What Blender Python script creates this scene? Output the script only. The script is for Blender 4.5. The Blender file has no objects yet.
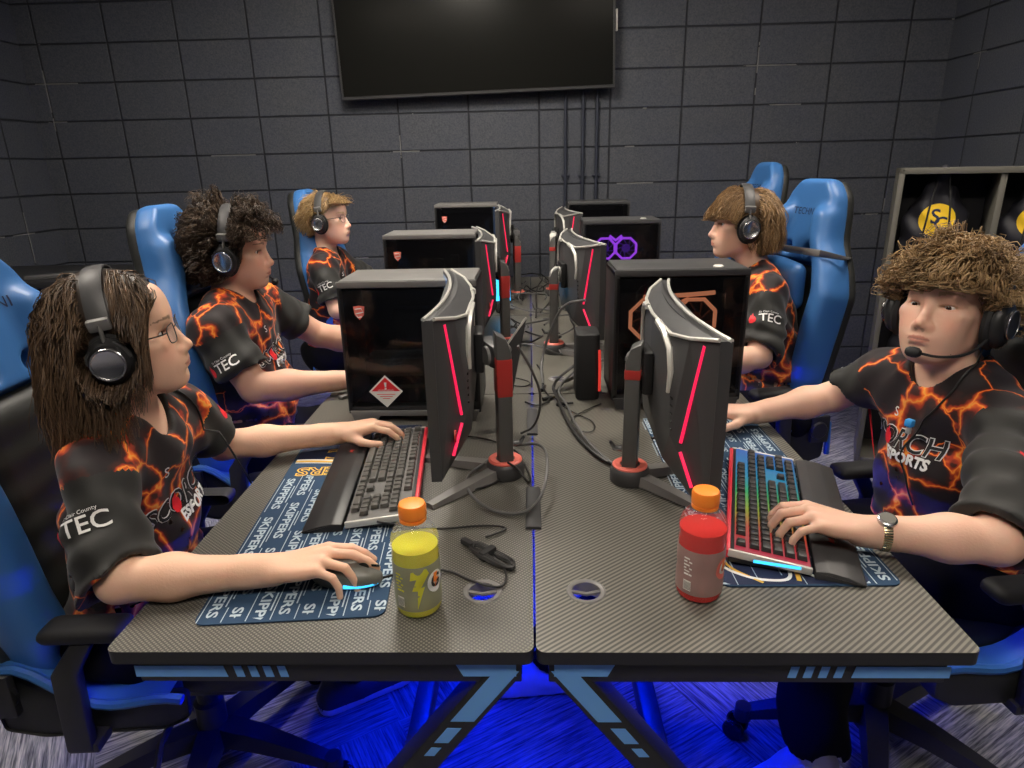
import bpy, bmesh, math, random
import numpy as np
from mathutils import Vector, Matrix
from mathutils.bvhtree import BVHTree
random.seed(4); rng = np.random.default_rng(4)
scene = bpy.context.scene
COL = scene.collection
PI = math.pi
R_ = math.radians

# ---------------------------------------------------------------- materials
def mat(name, col, rough=.5, metal=0., emit=None, estr=0., spec=.5, coat=0., trans=0., alpha=1., ior=1.45, sss=0., sheen=0.):
    m = bpy.data.materials.new(name); m.use_nodes = True
    b = m.node_tree.nodes['Principled BSDF']
    b.inputs['Base Color'].default_value = (*col, 1)
    b.inputs['Roughness'].default_value = rough
    b.inputs['Metallic'].default_value = metal
    b.inputs['Specular IOR Level'].default_value = spec
    b.inputs['Coat Weight'].default_value = coat
    b.inputs['Transmission Weight'].default_value = trans
    b.inputs['Alpha'].default_value = alpha
    b.inputs['IOR'].default_value = ior
    b.inputs['Subsurface Weight'].default_value = sss
    if sss: b.inputs['Subsurface Scale'].default_value = .02
    b.inputs['Sheen Weight'].default_value = sheen
    if emit: b.inputs['Emission Color'].default_value = (*emit, 1); b.inputs['Emission Strength'].default_value = estr
    return m
def nt(m): return m.node_tree.nodes, m.node_tree.links, m.node_tree.nodes['Principled BSDF']
def ramp(N, stops, interp='LINEAR'):
    r = N.new('ShaderNodeValToRGB'); r.color_ramp.interpolation = interp
    e = r.color_ramp.elements
    while len(e) < len(stops): e.new(.5)
    for k, (p, c) in enumerate(stops): e[k].position = p; e[k].color = (*c, 1) if len(c) == 3 else c
    return r
def bump_noise(m, scale, strength, dist=.01, detail=4):
    N, L, b = nt(m)
    tc = N.new('ShaderNodeTexCoord'); n = N.new('ShaderNodeTexNoise'); n.inputs['Scale'].default_value = scale; n.inputs['Detail'].default_value = detail
    L.new(tc.outputs['Object'], n.inputs['Vector'])
    bp = N.new('ShaderNodeBump'); bp.inputs['Strength'].default_value = strength; bp.inputs['Distance'].default_value = dist
    L.new(n.outputs['Fac'], bp.inputs['Height']); L.new(bp.outputs['Normal'], b.inputs['Normal'])
    return n
def mathn(N, L, op, a, b=None, c=None):
    n = N.new('ShaderNodeMath'); n.operation = op
    for i, v in enumerate((a, b, c)):
        if v is None: continue
        if isinstance(v, (int, float)): n.inputs[i].default_value = v
        else: L.new(v, n.inputs[i])
    return n.outputs[0]
def mix(N, L, fac, c1, c2, blend='MIX'):
    n = N.new('ShaderNodeMix'); n.data_type = 'RGBA'; n.blend_type = blend
    for i, v in ((0, fac), (6, c1), (7, c2)):
        if isinstance(v, (int, float)): n.inputs[i].default_value = v
        elif isinstance(v, tuple): n.inputs[i].default_value = (*v, 1)
        else: L.new(v, n.inputs[i])
    return n.outputs[2]

M = {}
M['black'] = mat('black plastic', (.018, .018, .019), .42)
M['blackm'] = mat('matte black', (.012, .012, .013), .65)
M['blackg'] = mat('gloss black', (.006, .006, .007), .08)
M['dgrey'] = mat('dark grey plastic', (.05, .05, .052), .45)
M['mgrey'] = mat('mid grey plastic', (.16, .155, .15), .4)
M['silver'] = mat('satin silver', (.60, .59, .55), .38, .3)
M['steel'] = mat('brushed steel', (.55, .55, .56), .25, 1.)
M['gold'] = mat('two tone watch metal', (.62, .55, .38), .25, 1.)
M['redp'] = mat('red anodised plastic', (.42, .035, .03), .35)
M['ringr'] = mat('pale red ring', (.75, .16, .12), .4)
M['pink'] = mat('lit red line', (.6, .01, .06), .4, emit=(1, .02, .10), estr=.75)
M['pinkd'] = mat('faintly glowing red line', (.6, .03, .05), .35, emit=(1, .02, .04), estr=.08)  # weak emission puts a faint glow into the red edge
M['white'] = mat('white ink', (.75, .75, .74), .6)
M['wgrey'] = mat('grey ink', (.30, .33, .36), .7)
M['paleblue'] = mat('pale blue ink', (.36, .45, .52), .8)
M['gold_ink'] = mat('gold ink', (.75, .45, .06), .7)
M['navy_ink'] = mat('navy ink', (.012, .02, .06), .8)
M['redink'] = mat('red ink', (.7, .02, .03), .5)
M['yellow'] = mat('yellow ink', (.85, .55, .02), .6)
M['blueplastic'] = mat('blue sticker', (.15, .38, .80), .5)
M['whitesticker'] = mat('white sticker', (.8, .8, .75), .4)
M['bluechair'] = mat('blue synthetic leather', (.035, .135, .36), .45, coat=.05)
bump_noise(M['bluechair'], 350, .12, .002)
M['blackchair'] = mat('black synthetic leather', (.014, .015, .014), .5)
bump_noise(M['blackchair'], 350, .15, .002)
M['cable'] = mat('black cable rubber', (.015, .015, .015), .45)
M['cableg'] = mat('grey cable rubber', (.1, .1, .1), .45)
M['trouser'] = mat('black trouser cloth', (.0035, .0035, .004), .9, spec=.15)
M['shoe'] = mat('off white shoe', (.6, .58, .55), .6)
M['shoed'] = mat('dark shoe', (.03, .03, .035), .6)
M['lens'] = mat('spectacle lens', (.9, .9, .9), .03, alpha=.12)
M['gunmetal'] = mat('gunmetal wire', (.06, .06, .055), .3, .8)
M['glasspc'] = mat('smoked side glass', (.004, .004, .005), .04, alpha=.55, spec=.6)
M['capo'] = mat('orange bottle cap', (1., .27, .03), .4, sss=.1)
M['clearp'] = mat('clear bottle plastic', (.95, .96, .95), .06, trans=.9, ior=1.2, alpha=.35)
M['liqy'] = mat('yellow sports drink', (.82, .77, .07), .12, trans=.25, ior=1.33, sss=.1)
M['liqr'] = mat('red sports drink', (.80, .035, .03), .12, trans=.2, ior=1.33, sss=.08)
M['labelg'] = mat('grey translucent label', (.30, .31, .25), .4, alpha=.68)
M['labelr'] = mat('pink grey translucent label', (.38, .25, .23), .4, alpha=.8)
M['bagnylon'] = mat('dark nylon', (.02, .02, .028), .6)  # dark cloth colour of the drawstring bags
M['keycap'] = mat('dark keycap', (.035, .035, .035), .35)
M['keyl'] = mat('grey keycap with reflected light', (.085, .082, .075), .33)  # grey carries the light reflected on dark key tops
M['mousetop'] = mat('grey mouse shell', (.12, .12, .105), .35)
M['rgbb'] = mat('blue cyan light strip', (.0, .2, .4), .4, emit=(.05, .5, 1.), estr=1.6)
M['blueled'] = mat('blue led strip', (.0, .0, .3), .4, emit=(.0, .012, 1.), estr=320)
M['orangeled'] = mat('amber ring light', (.5, .15, .05), .4, emit=(1., .36, .18), estr=1.3)
M['purpleled'] = mat('violet ring light', (.2, .05, .6), .4, emit=(.42, .07, 1.), estr=2.6)
M['purpledim'] = mat('violet lit fan', (.06, .02, .2), .4, emit=(.16, .03, .7), estr=.6)
M['orangedim'] = mat('amber lit fan', (.06, .03, .02), .4, emit=(.5, .12, .05), estr=.12)
M['redled'] = mat('red lit strip', (.4, .01, .01), .4, emit=(1, .07, .05), estr=.45)
M['panel'] = mat('ceiling light diffuser', (.8, .8, .8), .5, emit=(1., .90, .78), estr=17.)
M['panelb'] = mat('bright ceiling light diffuser', (.8, .8, .8), .5, emit=(1., .92, .80), estr=52.)
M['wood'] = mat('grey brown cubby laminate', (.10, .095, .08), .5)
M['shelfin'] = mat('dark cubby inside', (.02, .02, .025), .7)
M['lips'] = mat('lips', (.5, .2, .17), .45)
M['eyew'] = mat('eye white', (.6, .57, .54), .2)
M['iris'] = mat('brown iris', (.05, .025, .012), .1)
M['pupil'] = mat('pupil', (.003, .003, .003), .1)
M['conduit'] = mat('navy painted conduit', (.017, .021, .036), .6)
M['ceil'] = mat('white ceiling tile', (.6, .6, .58), .9)
M['screen'] = mat('lit monitor screen', (.02, .03, .05), .2, emit=(.25, .4, .7), estr=.35)
M['tv'] = mat('dark tv glass', (.010, .010, .009), .33, spec=.12)
M['bluescreen'] = mat('blue lit case glass', (.0, .0, .1), .2, emit=(.0, .01, .8), estr=.9)
M['cyan'] = mat('blue plastic clip', (.05, .35, .8), .4)

# carbon-fibre look desk top
def carbon(name, per, both):
    m = mat(name, (.03, .03, .03), .42, spec=.5); N, L, b = nt(m)
    tc = N.new('ShaderNodeTexCoord'); mp = N.new('ShaderNodeMapping'); mp.inputs['Rotation'].default_value = (0, 0, R_(52 if not both else 38))
    L.new(tc.outputs['Object'], mp.inputs['Vector'])
    w = N.new('ShaderNodeTexWave'); w.inputs['Scale'].default_value = .314 / per; w.bands_direction = 'X'
    L.new(mp.outputs[0], w.inputs['Vector'])
    f = w.outputs['Fac']
    if both:
        w2 = N.new('ShaderNodeTexWave'); w2.inputs['Scale'].default_value = .314 / per; w2.bands_direction = 'Y'
        L.new(mp.outputs[0], w2.inputs['Vector']); f = mathn(N, L, 'MULTIPLY', w.outputs['Fac'], w2.outputs['Fac']); f = mathn(N, L, 'MULTIPLY', f, 1.7)
    r = ramp(N, [(.25, (.050, .048, .043)), (.75, (.168, .160, .134))]); L.new(f, r.inputs[0])
    L.new(r.outputs[0], b.inputs['Base Color'])
    bp = N.new('ShaderNodeBump'); bp.inputs['Strength'].default_value = .25; bp.inputs['Distance'].default_value = .0008
    L.new(f, bp.inputs['Height']); L.new(bp.outputs[0], b.inputs['Normal'])
    return m
M['carbonR'] = carbon('striped carbon weave top', .0075, False)
M['carbonL'] = carbon('fine carbon weave top', .0055, True)

# painted concrete block
def block_mat(name, axis, bw, bh):
    m = mat(name, (.03, .035, .05), .62, spec=.35); N, L, b = nt(m)
    g = N.new('ShaderNodeNewGeometry'); sp = N.new('ShaderNodeSeparateXYZ'); L.new(g.outputs['Position'], sp.inputs[0])
    u = sp.outputs[0] if axis == 'x' else sp.outputs[1]
    cb = N.new('ShaderNodeCombineXYZ'); L.new(u, cb.inputs[0]); L.new(sp.outputs[2], cb.inputs[1])
    def dist(v, per, off):
        a = mathn(N, L, 'ADD', v, off); a = mathn(N, L, 'DIVIDE', a, per); a = mathn(N, L, 'FRACT', a)
        a = mathn(N, L, 'SUBTRACT', a, .5); a = mathn(N, L, 'ABSOLUTE', a); a = mathn(N, L, 'SUBTRACT', .5, a)
        return mathn(N, L, 'MULTIPLY', a, per)
    wn = N.new('ShaderNodeTexNoise'); wn.inputs['Scale'].default_value = 14; L.new(cb.outputs[0], wn.inputs['Vector'])
    wob = mathn(N, L, 'MULTIPLY_ADD', wn.outputs['Fac'], .004, -.002)
    d = mathn(N, L, 'MINIMUM', dist(u, bw, 10.0 + (.03 if axis == 'x' else 0)), dist(sp.outputs[2], bh, .1715)); d = mathn(N, L, 'ADD', d, wob)
    jr = N.new('ShaderNodeMapRange'); jr.inputs[1].default_value = .002; jr.inputs[2].default_value = .0075; L.new(d, jr.inputs[0])
    fine = N.new('ShaderNodeTexNoise'); fine.inputs['Scale'].default_value = 120; fine.inputs['Detail'].default_value = 5; L.new(g.outputs['Position'], fine.inputs['Vector'])
    sprd = N.new('ShaderNodeTexNoise'); sprd.inputs['Scale'].default_value = 3.2; L.new(g.outputs['Position'], sprd.inputs['Vector'])
    c = ramp(N, [(.30, (.045, .049, .060)), (.70, (.090, .093, .098))]); L.new(fine.outputs['Fac'], c.inputs[0])
    c2 = mix(N, L, mathn(N, L, 'MULTIPLY', sprd.outputs['Fac'], .5), c.outputs[0], (.030, .040, .074))
    c3 = mix(N, L, jr.outputs[0], (.016, .018, .024), c2)
    # bare chips of mortar in some joints
    chip = N.new('ShaderNodeTexNoise'); chip.inputs['Scale'].default_value = 2.3; chip.inputs['Detail'].default_value = 6; L.new(cb.outputs[0], chip.inputs['Vector'])
    ch = mathn(N, L, 'GREATER_THAN', chip.outputs['Fac'], .60); nj = mathn(N, L, 'LESS_THAN', d, .0035)
    c4 = mix(N, L, mathn(N, L, 'MULTIPLY', ch, nj), c3, (.15, .15, .15))
    L.new(c4, b.inputs['Base Color'])
    h = mathn(N, L, 'MULTIPLY_ADD', fine.outputs['Fac'], .35, jr.outputs[0])
    bp = N.new('ShaderNodeBump'); bp.inputs['Strength'].default_value = .8; bp.inputs['Distance'].default_value = .006
    L.new(h, bp.inputs['Height']); L.new(bp.outputs[0], b.inputs['Normal'])
    return m
M['blockx'] = block_mat('navy painted block wall', 'x', .4205, .2115)
M['blocky'] = block_mat('navy painted block side wall', 'y', .4235, .2115)

def carpet():
    m = mat('striped plank carpet', (.2, .2, .22), .95, spec=.1); N, L, b = nt(m)
    g = N.new('ShaderNodeNewGeometry'); mp = N.new('ShaderNodeMapping'); mp.inputs['Rotation'].default_value = (0, 0, R_(-31)); L.new(g.outputs['Position'], mp.inputs['Vector'])
    ck = N.new('ShaderNodeTexChecker'); ck.inputs['Scale'].default_value = 1.4; L.new(mp.outputs[0], ck.inputs['Vector'])
    def streak(sx, sy, seed):
        q = N.new('ShaderNodeMapping'); q.inputs['Scale'].default_value = (sx, sy, 1); q.inputs['Location'].default_value = (seed, seed, 0); L.new(mp.outputs[0], q.inputs['Vector'])
        n = N.new('ShaderNodeTexNoise'); n.inputs['Scale'].default_value = 1.; n.inputs['Detail'].default_value = 3; n.inputs['Roughness'].default_value = .7; L.new(q.outputs[0], n.inputs['Vector']); return n.outputs['Fac']
    a = streak(7, 150, 0); c = streak(150, 7, 7)
    f = N.new('ShaderNodeMix'); f.data_type = 'FLOAT'; L.new(ck.outputs['Fac'], f.inputs[0]); L.new(a, f.inputs[2]); L.new(c, f.inputs[3])
    r = ramp(N, [(.34, (.05, .05, .06)), (.46, (.14, .145, .155)), (.55, (.25, .25, .25)), (.68, (.40, .38, .35))]); L.new(f.outputs[0], r.inputs[0])
    L.new(r.outputs[0], b.inputs['Base Color'])
    bp = N.new('ShaderNodeBump'); bp.inputs['Strength'].default_value = .4; bp.inputs['Distance'].default_value = .003; L.new(f.outputs[0], bp.inputs['Height']); L.new(bp.outputs[0], b.inputs['Normal'])
    return m
M['carpet'] = carpet()

def lava(name, seed, scale=10., bright=1.):
    m = mat(name, (.02, .015, .015), .62, spec=.3, sheen=.1); N, L, b = nt(m)
    tc = N.new('ShaderNodeTexCoord'); mp = N.new('ShaderNodeMapping'); mp.inputs['Location'].default_value = (seed * 1.7, seed * .9, seed * 2.3); L.new(tc.outputs['Object'], mp.inputs['Vector'])
    n1 = N.new('ShaderNodeTexNoise'); n1.inputs['Scale'].default_value = 16; n1.inputs['Detail'].default_value = 3; L.new(mp.outputs[0], n1.inputs['Vector'])
    wv = N.new('ShaderNodeVectorMath'); wv.operation = 'SCALE'; wv.inputs['Scale'].default_value = .075; L.new(n1.outputs['Color'], wv.inputs[0])
    ad = N.new('ShaderNodeVectorMath'); ad.operation = 'ADD'; L.new(mp.outputs[0], ad.inputs[0]); L.new(wv.outputs[0], ad.inputs[1])
    v = N.new('ShaderNodeTexVoronoi'); v.feature = 'DISTANCE_TO_EDGE'; v.inputs['Scale'].default_value = scale; L.new(ad.outputs[0], v.inputs['Vector'])
    n2 = N.new('ShaderNodeTexNoise'); n2.inputs['Scale'].default_value = 7; n2.inputs['Detail'].default_value = 2; L.new(mp.outputs[0], n2.inputs['Vector'])
    th = N.new('ShaderNodeMapRange'); th.inputs[1].default_value = .38; th.inputs[2].default_value = .68; th.inputs[3].default_value = .35; th.inputs[4].default_value = 2.2; L.new(n2.outputs['Fac'], th.inputs[0])
    q = mathn(N, L, 'DIVIDE', v.outputs['Distance'], th.outputs[0])
    r = ramp(N, [(0, (1., .45, .07)), (.012, (1., .20, .02)), (.034, (.50, .045, .012)), (.07, (.07, .016, .011)), (.15, (.020, .014, .016))]); L.new(q, r.inputs[0])
    fn = N.new('ShaderNodeTexNoise'); fn.inputs['Scale'].default_value = 40; L.new(mp.outputs[0], fn.inputs['Vector'])
    c = mix(N, L, .3, r.outputs[0], fn.outputs['Color'], 'MULTIPLY')
    L.new(c, b.inputs['Base Color'])
    return m
def cloth(name, col):
    m = mat(name, col, .62, spec=.35, sheen=.12); bump_noise(m, 600, .15, .001); return m
M['sleeve'] = cloth('black jersey knit', (.016, .016, .015))

def attr_mat(name, rough, sss=0., bump=None, spec=.4):
    m = mat(name, (.5, .5, .5), rough, sss=sss, spec=spec); N, L, b = nt(m)
    a = N.new('ShaderNodeAttribute'); a.attribute_name = 'tone'; L.new(a.outputs['Color'], b.inputs['Base Color'])
    if bump:
        n = N.new('ShaderNodeTexNoise'); n.inputs['Scale'].default_value = bump[0]; tc = N.new('ShaderNodeTexCoord'); L.new(tc.outputs['Object'], n.inputs['Vector'])
        bp = N.new('ShaderNodeBump'); bp.inputs['Strength'].default_value = bump[1]; bp.inputs['Distance'].default_value = .002; L.new(n.outputs['Fac'], bp.inputs['Height']); L.new(bp.outputs[0], b.inputs['Normal'])
    return m
M['skin'] = attr_mat('skin', .5, .12, (220, .15), .4)
M['hair'] = attr_mat('hair', .42, 0., None, .45)

def keylight(name):   # rainbow backlight beneath the keys: blue at one end, green, then red
    m = mat(name, (.02, .02, .02), .5); N, L, b = nt(m)
    tc = N.new('ShaderNodeTexCoord'); sp = N.new('ShaderNodeSeparateXYZ'); L.new(tc.outputs['Object'], sp.inputs[0])
    mr = N.new('ShaderNodeMapRange'); mr.inputs[1].default_value = -.22; mr.inputs[2].default_value = .22; L.new(sp.outputs[0], mr.inputs[0])
    r = ramp(N, [(.0, (1, .04, .12)), (.2, (1, .12, .06)), (.36, (.55, .75, .05)), (.52, (.05, .8, .25)), (.68, (.02, .55, .9)), (1., (.02, .25, 1.))]); L.new(mr.outputs[0], r.inputs[0])
    L.new(r.outputs[0], b.inputs['Emission Color']); b.inputs['Emission Strength'].default_value = .32
    return m
M['keyrgb'] = keylight('rainbow key backlight')
def ringlight():
    m = mat('rainbow fan ring', (.1, .1, .1), .5); N, L, b = nt(m)
    tc = N.new('ShaderNodeTexCoord'); sp = N.new('ShaderNodeSeparateXYZ'); L.new(tc.outputs['Object'], sp.inputs[0])
    mr = N.new('ShaderNodeMapRange'); mr.inputs[1].default_value = .07; mr.inputs[2].default_value = .20; L.new(sp.outputs[2], mr.inputs[0])
    r = ramp(N, [(.0, (.1, 1., .8)), (.35, (.9, .9, .7)), (.7, (1, .5, .25)), (1., (.9, .05, .8))]); L.new(mr.outputs[0], r.inputs[0])
    L.new(r.outputs[0], b.inputs['Emission Color']); b.inputs['Emission Strength'].default_value = 1.4
    return m
M['ringlight'] = ringlight()

# ---------------------------------------------------------------- object helpers
def tag(o, label=None, cat=None, group=None, kind=None):
    if label: o['label'] = label
    if cat: o['category'] = cat
    if group: o['group'] = group
    if kind: o['kind'] = kind
    return o
def empty(name, loc, rz=0., label=None, cat=None, group=None, mtx=None):
    o = bpy.data.objects.new(name, None); COL.objects.link(o); o.empty_display_size = .05
    if mtx is not None: o.matrix_world = mtx
    else: o.location = loc; o.rotation_euler = (0, 0, rz)
    return tag(o, label, cat, group)
class MB:
    def __init__(s): s.v = []; s.f = []; s.m = []; s.mi = 0
    def add(s, vs, fs):
        n = len(s.v); s.v += [tuple(map(float, v)) for v in vs]; s.f += [tuple(i + n for i in f) for f in fs]; s.m += [s.mi] * len(fs); return s
    def box(s, c, d, bev=0., rz=0., M3=None):
        bm = bmesh.new(); bmesh.ops.create_cube(bm, size=1)
        bmesh.ops.scale(bm, vec=d, verts=bm.verts)
        if bev: bmesh.ops.bevel(bm, geom=bm.edges[:], offset=bev, segments=2, affect='EDGES', profile=.5)
        return s.bm(bm, Matrix.Translation(c) @ (M3.to_4x4() if M3 else Matrix.Rotation(rz, 4, 'Z')))
    def bm(s, bm, mtx=None):
        if mtx is not None: bmesh.ops.transform(bm, matrix=mtx, verts=bm.verts)
        bm.verts.index_update(); s.add([v.co[:] for v in bm.verts], [[v.index for v in f.verts] for f in bm.faces]); bm.free(); return s
    def prism(s, pts, axis, a, b, bev=0.):   # pts in the two other axes
        bm = bmesh.new(); mk = {'x': lambda p, t: (t, p[0], p[1]), 'y': lambda p, t: (p[0], t, p[1]), 'z': lambda p, t: (p[0], p[1], t)}[axis]
        lo = [bm.verts.new(mk(p, a)) for p in pts]; hi = [bm.verts.new(mk(p, b)) for p in pts]; n = len(pts)
        bm.faces.new(lo[::-1]); bm.faces.new(hi)
        for i in range(n): bm.faces.new((lo[i], lo[(i + 1) % n], hi[(i + 1) % n], hi[i]))
        bmesh.ops.recalc_face_normals(bm, faces=bm.faces)
        if bev: bmesh.ops.bevel(bm, geom=bm.edges[:], offset=bev, segments=2, affect='EDGES', profile=.5)
        return s.bm(bm)
    def hull(s, pts, bev=0.):
        bm = bmesh.new()
        for p in pts: bm.verts.new(p)
        r = bmesh.ops.convex_hull(bm, input=bm.verts); bmesh.ops.delete(bm, geom=[g for g in r['geom_interior'] if isinstance(g, bmesh.types.BMVert)], context='VERTS')
        bmesh.ops.dissolve_limit(bm, angle_limit=.02, verts=bm.verts, edges=bm.edges)
        if bev: bmesh.ops.bevel(bm, geom=bm.edges[:], offset=bev, segments=2, affect='EDGES', profile=.5)
        return s.bm(bm)
    def tube(s, pts, r, n=8, cap=True, flat=1., up0=None):
        pts = [Vector(p) for p in pts]; rs = r if hasattr(r, '__len__') else [r] * len(pts)
        up = Vector(up0) if up0 else None; vs = []; fs = []
        for i, p in enumerate(pts):
            t = (pts[min(i + 1, len(pts) - 1)] - pts[max(i - 1, 0)]).normalized()
            if up is None: up = Vector((0, 0, 1)) if abs(t.z) < .9 else Vector((1, 0, 0))
            u = (up - t * up.dot(t)).normalized(); w = t.cross(u); up = u
            for k in range(n):
                a = 2 * PI * k / n; vs.append(p + u * math.cos(a) * rs[i] * flat + w * math.sin(a) * rs[i])
        for i in range(len(pts) - 1):
            for k in range(n): fs.append((i * n + k, i * n + (k + 1) % n, (i + 1) * n + (k + 1) % n, (i + 1) * n + k))
        if cap: fs.append(tuple(range(n))[::-1]); fs.append(tuple((len(pts) - 1) * n + k for k in range(n)))
        return s.add(vs, fs)
    def lathe(s, prof, c=(0, 0, 0), n=32, axis='z', M3=None):
        vs = []; fs = []; c = Vector(c)
        for (r, z) in prof:
            for k in range(n):
                a = 2 * PI * k / n; v = Vector((r * math.cos(a), r * math.sin(a), z))
                if axis == 'y': v = Vector((v.x, v.z, v.y))
                if axis == 'x': v = Vector((v.z, v.x, v.y))
                if M3: v = M3 @ v
                vs.append(c + v)
        for i in range(len(prof) - 1):
            for k in range(n): fs.append((i * n + k, i * n + (k + 1) % n, (i + 1) * n + (k + 1) % n, (i + 1) * n + k))
        return s.add(vs, fs)
    def cyl(s, a, b, r, n=24): return s.tube([a, b], r, n)
    def build(s, name, mats, parent=None, smooth=True, loc=None, auto=40):
        me = bpy.data.meshes.new(name); me.from_pydata(s.v, [], s.f); me.update()
        mats = mats if isinstance(mats, (list, tuple)) else [mats]
        for x in mats: me.materials.append(x)
        if len(mats) > 1: me.polygons.foreach_set('material_index', s.m)
        bm = bmesh.new(); bm.from_mesh(me); bmesh.ops.recalc_face_normals(bm, faces=bm.faces)
        for e in bm.edges:
            if len(e.link_faces) == 2 and e.calc_face_angle(0) > R_(auto): e.smooth = False
        for f in bm.faces: f.smooth = smooth
        bm.to_mesh(me); bm.free()
        o = bpy.data.objects.new(name, me); COL.objects.link(o)
        if parent is not None: o.parent = parent
        if loc is not None: o.location = loc
        return o
def kids(o): return [c for c in bpy.data.objects if c.parent == o]
def copy_tree(o, loc=None, rz=None, label=None, mtx=None):
    c = o.copy(); COL.objects.link(c)
    if loc is not None: c.location = loc
    if rz is not None: c.rotation_euler = (0, 0, rz)
    if mtx is not None: c.matrix_world = mtx
    if label: c['label'] = label
    for ch in kids(o):
        d = ch.copy(); COL.objects.link(d); d.parent = c
        for g in kids(ch):
            e = g.copy(); COL.objects.link(e); e.parent = d
    return c
def text_data(txt, size, off=0., ext=0., align='CENTER', sub=0, shear=0., bold=0.):
    cu = bpy.data.curves.new('t', 'FONT'); cu.body = txt; cu.size = size; cu.align_x = align; cu.align_y = 'CENTER'; cu.offset = off + bold; cu.extrude = ext; cu.shear = shear; cu.resolution_u = 3
    o = bpy.data.objects.new('t', cu); COL.objects.link(o)
    dg = bpy.context.evaluated_depsgraph_get(); dg.update()
    me = bpy.data.meshes.new_from_object(o.evaluated_get(dg)); bpy.data.objects.remove(o); bpy.data.curves.remove(cu)
    bm = bmesh.new(); bm.from_mesh(me); bpy.data.meshes.remove(me)
    if sub:
        bmesh.ops.triangulate(bm, faces=bm.faces)
        bmesh.ops.subdivide_edges(bm, edges=[e for e in bm.edges if e.calc_length() > size * .3], cuts=sub)
        bmesh.ops.triangulate(bm, faces=bm.faces)
    bm.verts.index_update(); r = ([v.co.copy() for v in bm.verts], [[v.index for v in f.verts] for f in bm.faces]); bm.free()
    return r
def flat_text(mb, txt, size, fn, **k):
    vs, fs = text_data(txt, size, **k); mb.add([fn(v.x, v.y, v.z) for v in vs], fs)
def wrap_poly(mb, vs, fs, O, u, v, n, bvh, off):
    O, u, v, n = Vector(O), Vector(u), Vector(v), Vector(n); out = []
    for p in vs:
        P = O + u * p.x + v * p.y; h = bvh.ray_cast(P + n * .25, -n, .5)
        out.append((h[0] + n * off) if h[0] is not None else P)
    mb.add(out, fs)

# ---------------------------------------------------------------- implicit surfaces (one continuous skin per body)
class Field:
    def __init__(s): s.ops = []
    def put(s, op, fn, c, r, k=0.): s.ops.append((op, fn, np.array(c, np.float32), float(r), float(k))); return s
    def cap(s, a, b, ra, rb=None, k=.02, op='u', squash=None):
        a = np.array(a, np.float32); b = np.array(b, np.float32); rb = ra if rb is None else rb; ab = b - a; l2 = float(ab @ ab) + 1e-9
        def fn(P):
            q = P - a; t = np.clip((q @ ab) / l2, 0, 1); d = q - t[..., None] * ab
            if squash is not None: ax, f = squash; ax = np.array(ax, np.float32); d = d + ((d @ ax) * (f - 1))[..., None] * ax
            return np.sqrt((d * d).sum(-1)) - (ra + (rb - ra) * t)
        return s.put(op, fn, (a + b) / 2, math.sqrt(l2) / 2 + max(ra, rb), k)
    def ell(s, c, r, M3=None, k=.02, op='u'):
        c = np.array(c, np.float32); r = np.array(r, np.float32); Mx = np.eye(3, dtype=np.float32) if M3 is None else np.array(M3, np.float32)
        def fn(P):
            q = (P - c) @ Mx.T; k0 = np.sqrt(((q / r) ** 2).sum(-1)); k1 = np.sqrt(((q / (r * r)) ** 2).sum(-1)) + 1e-9
            return k0 * (k0 - 1) / k1
        return s.put(op, fn, c, float(r.max()), k)
    def plane(s, c, n, op='i'):
        c = np.array(c, np.float32); n = np.array(n, np.float32)
        return s.put(op, lambda P: (P - c) @ n, c, 99., 0.)
    def ev(s, P):          # P (B,M,3)
        acc = np.full(P.shape[:2], .5, np.float32)
        c = P.mean(1); rad = np.sqrt(((P - c[:, None]) ** 2).sum(-1)).max(1)
        for op, fn, bc, br, k in s.ops:
            mk = np.sqrt(((c - bc) ** 2).sum(-1)) < br + rad + k * 1.5 + .03
            if not mk.any(): continue
            A = acc[mk]; D = fn(P[mk]).astype(np.float32)
            if op == 'd': A = A + D
            elif op == 'u':
                if k > 0: h = np.clip(.5 + .5 * (A - D) / k, 0, 1); A = A + (D - A) * h - k * h * (1 - h)
                else: A = np.minimum(A, D)
            elif op == 's':
                if k > 0: h = np.clip(.5 - .5 * (A + D) / k, 0, 1); A = A + (-D - A) * h + k * h * (1 - h)
                else: A = np.maximum(A, -D)
            else: A = np.maximum(A, D)
            acc[mk] = A
        return acc
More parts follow.
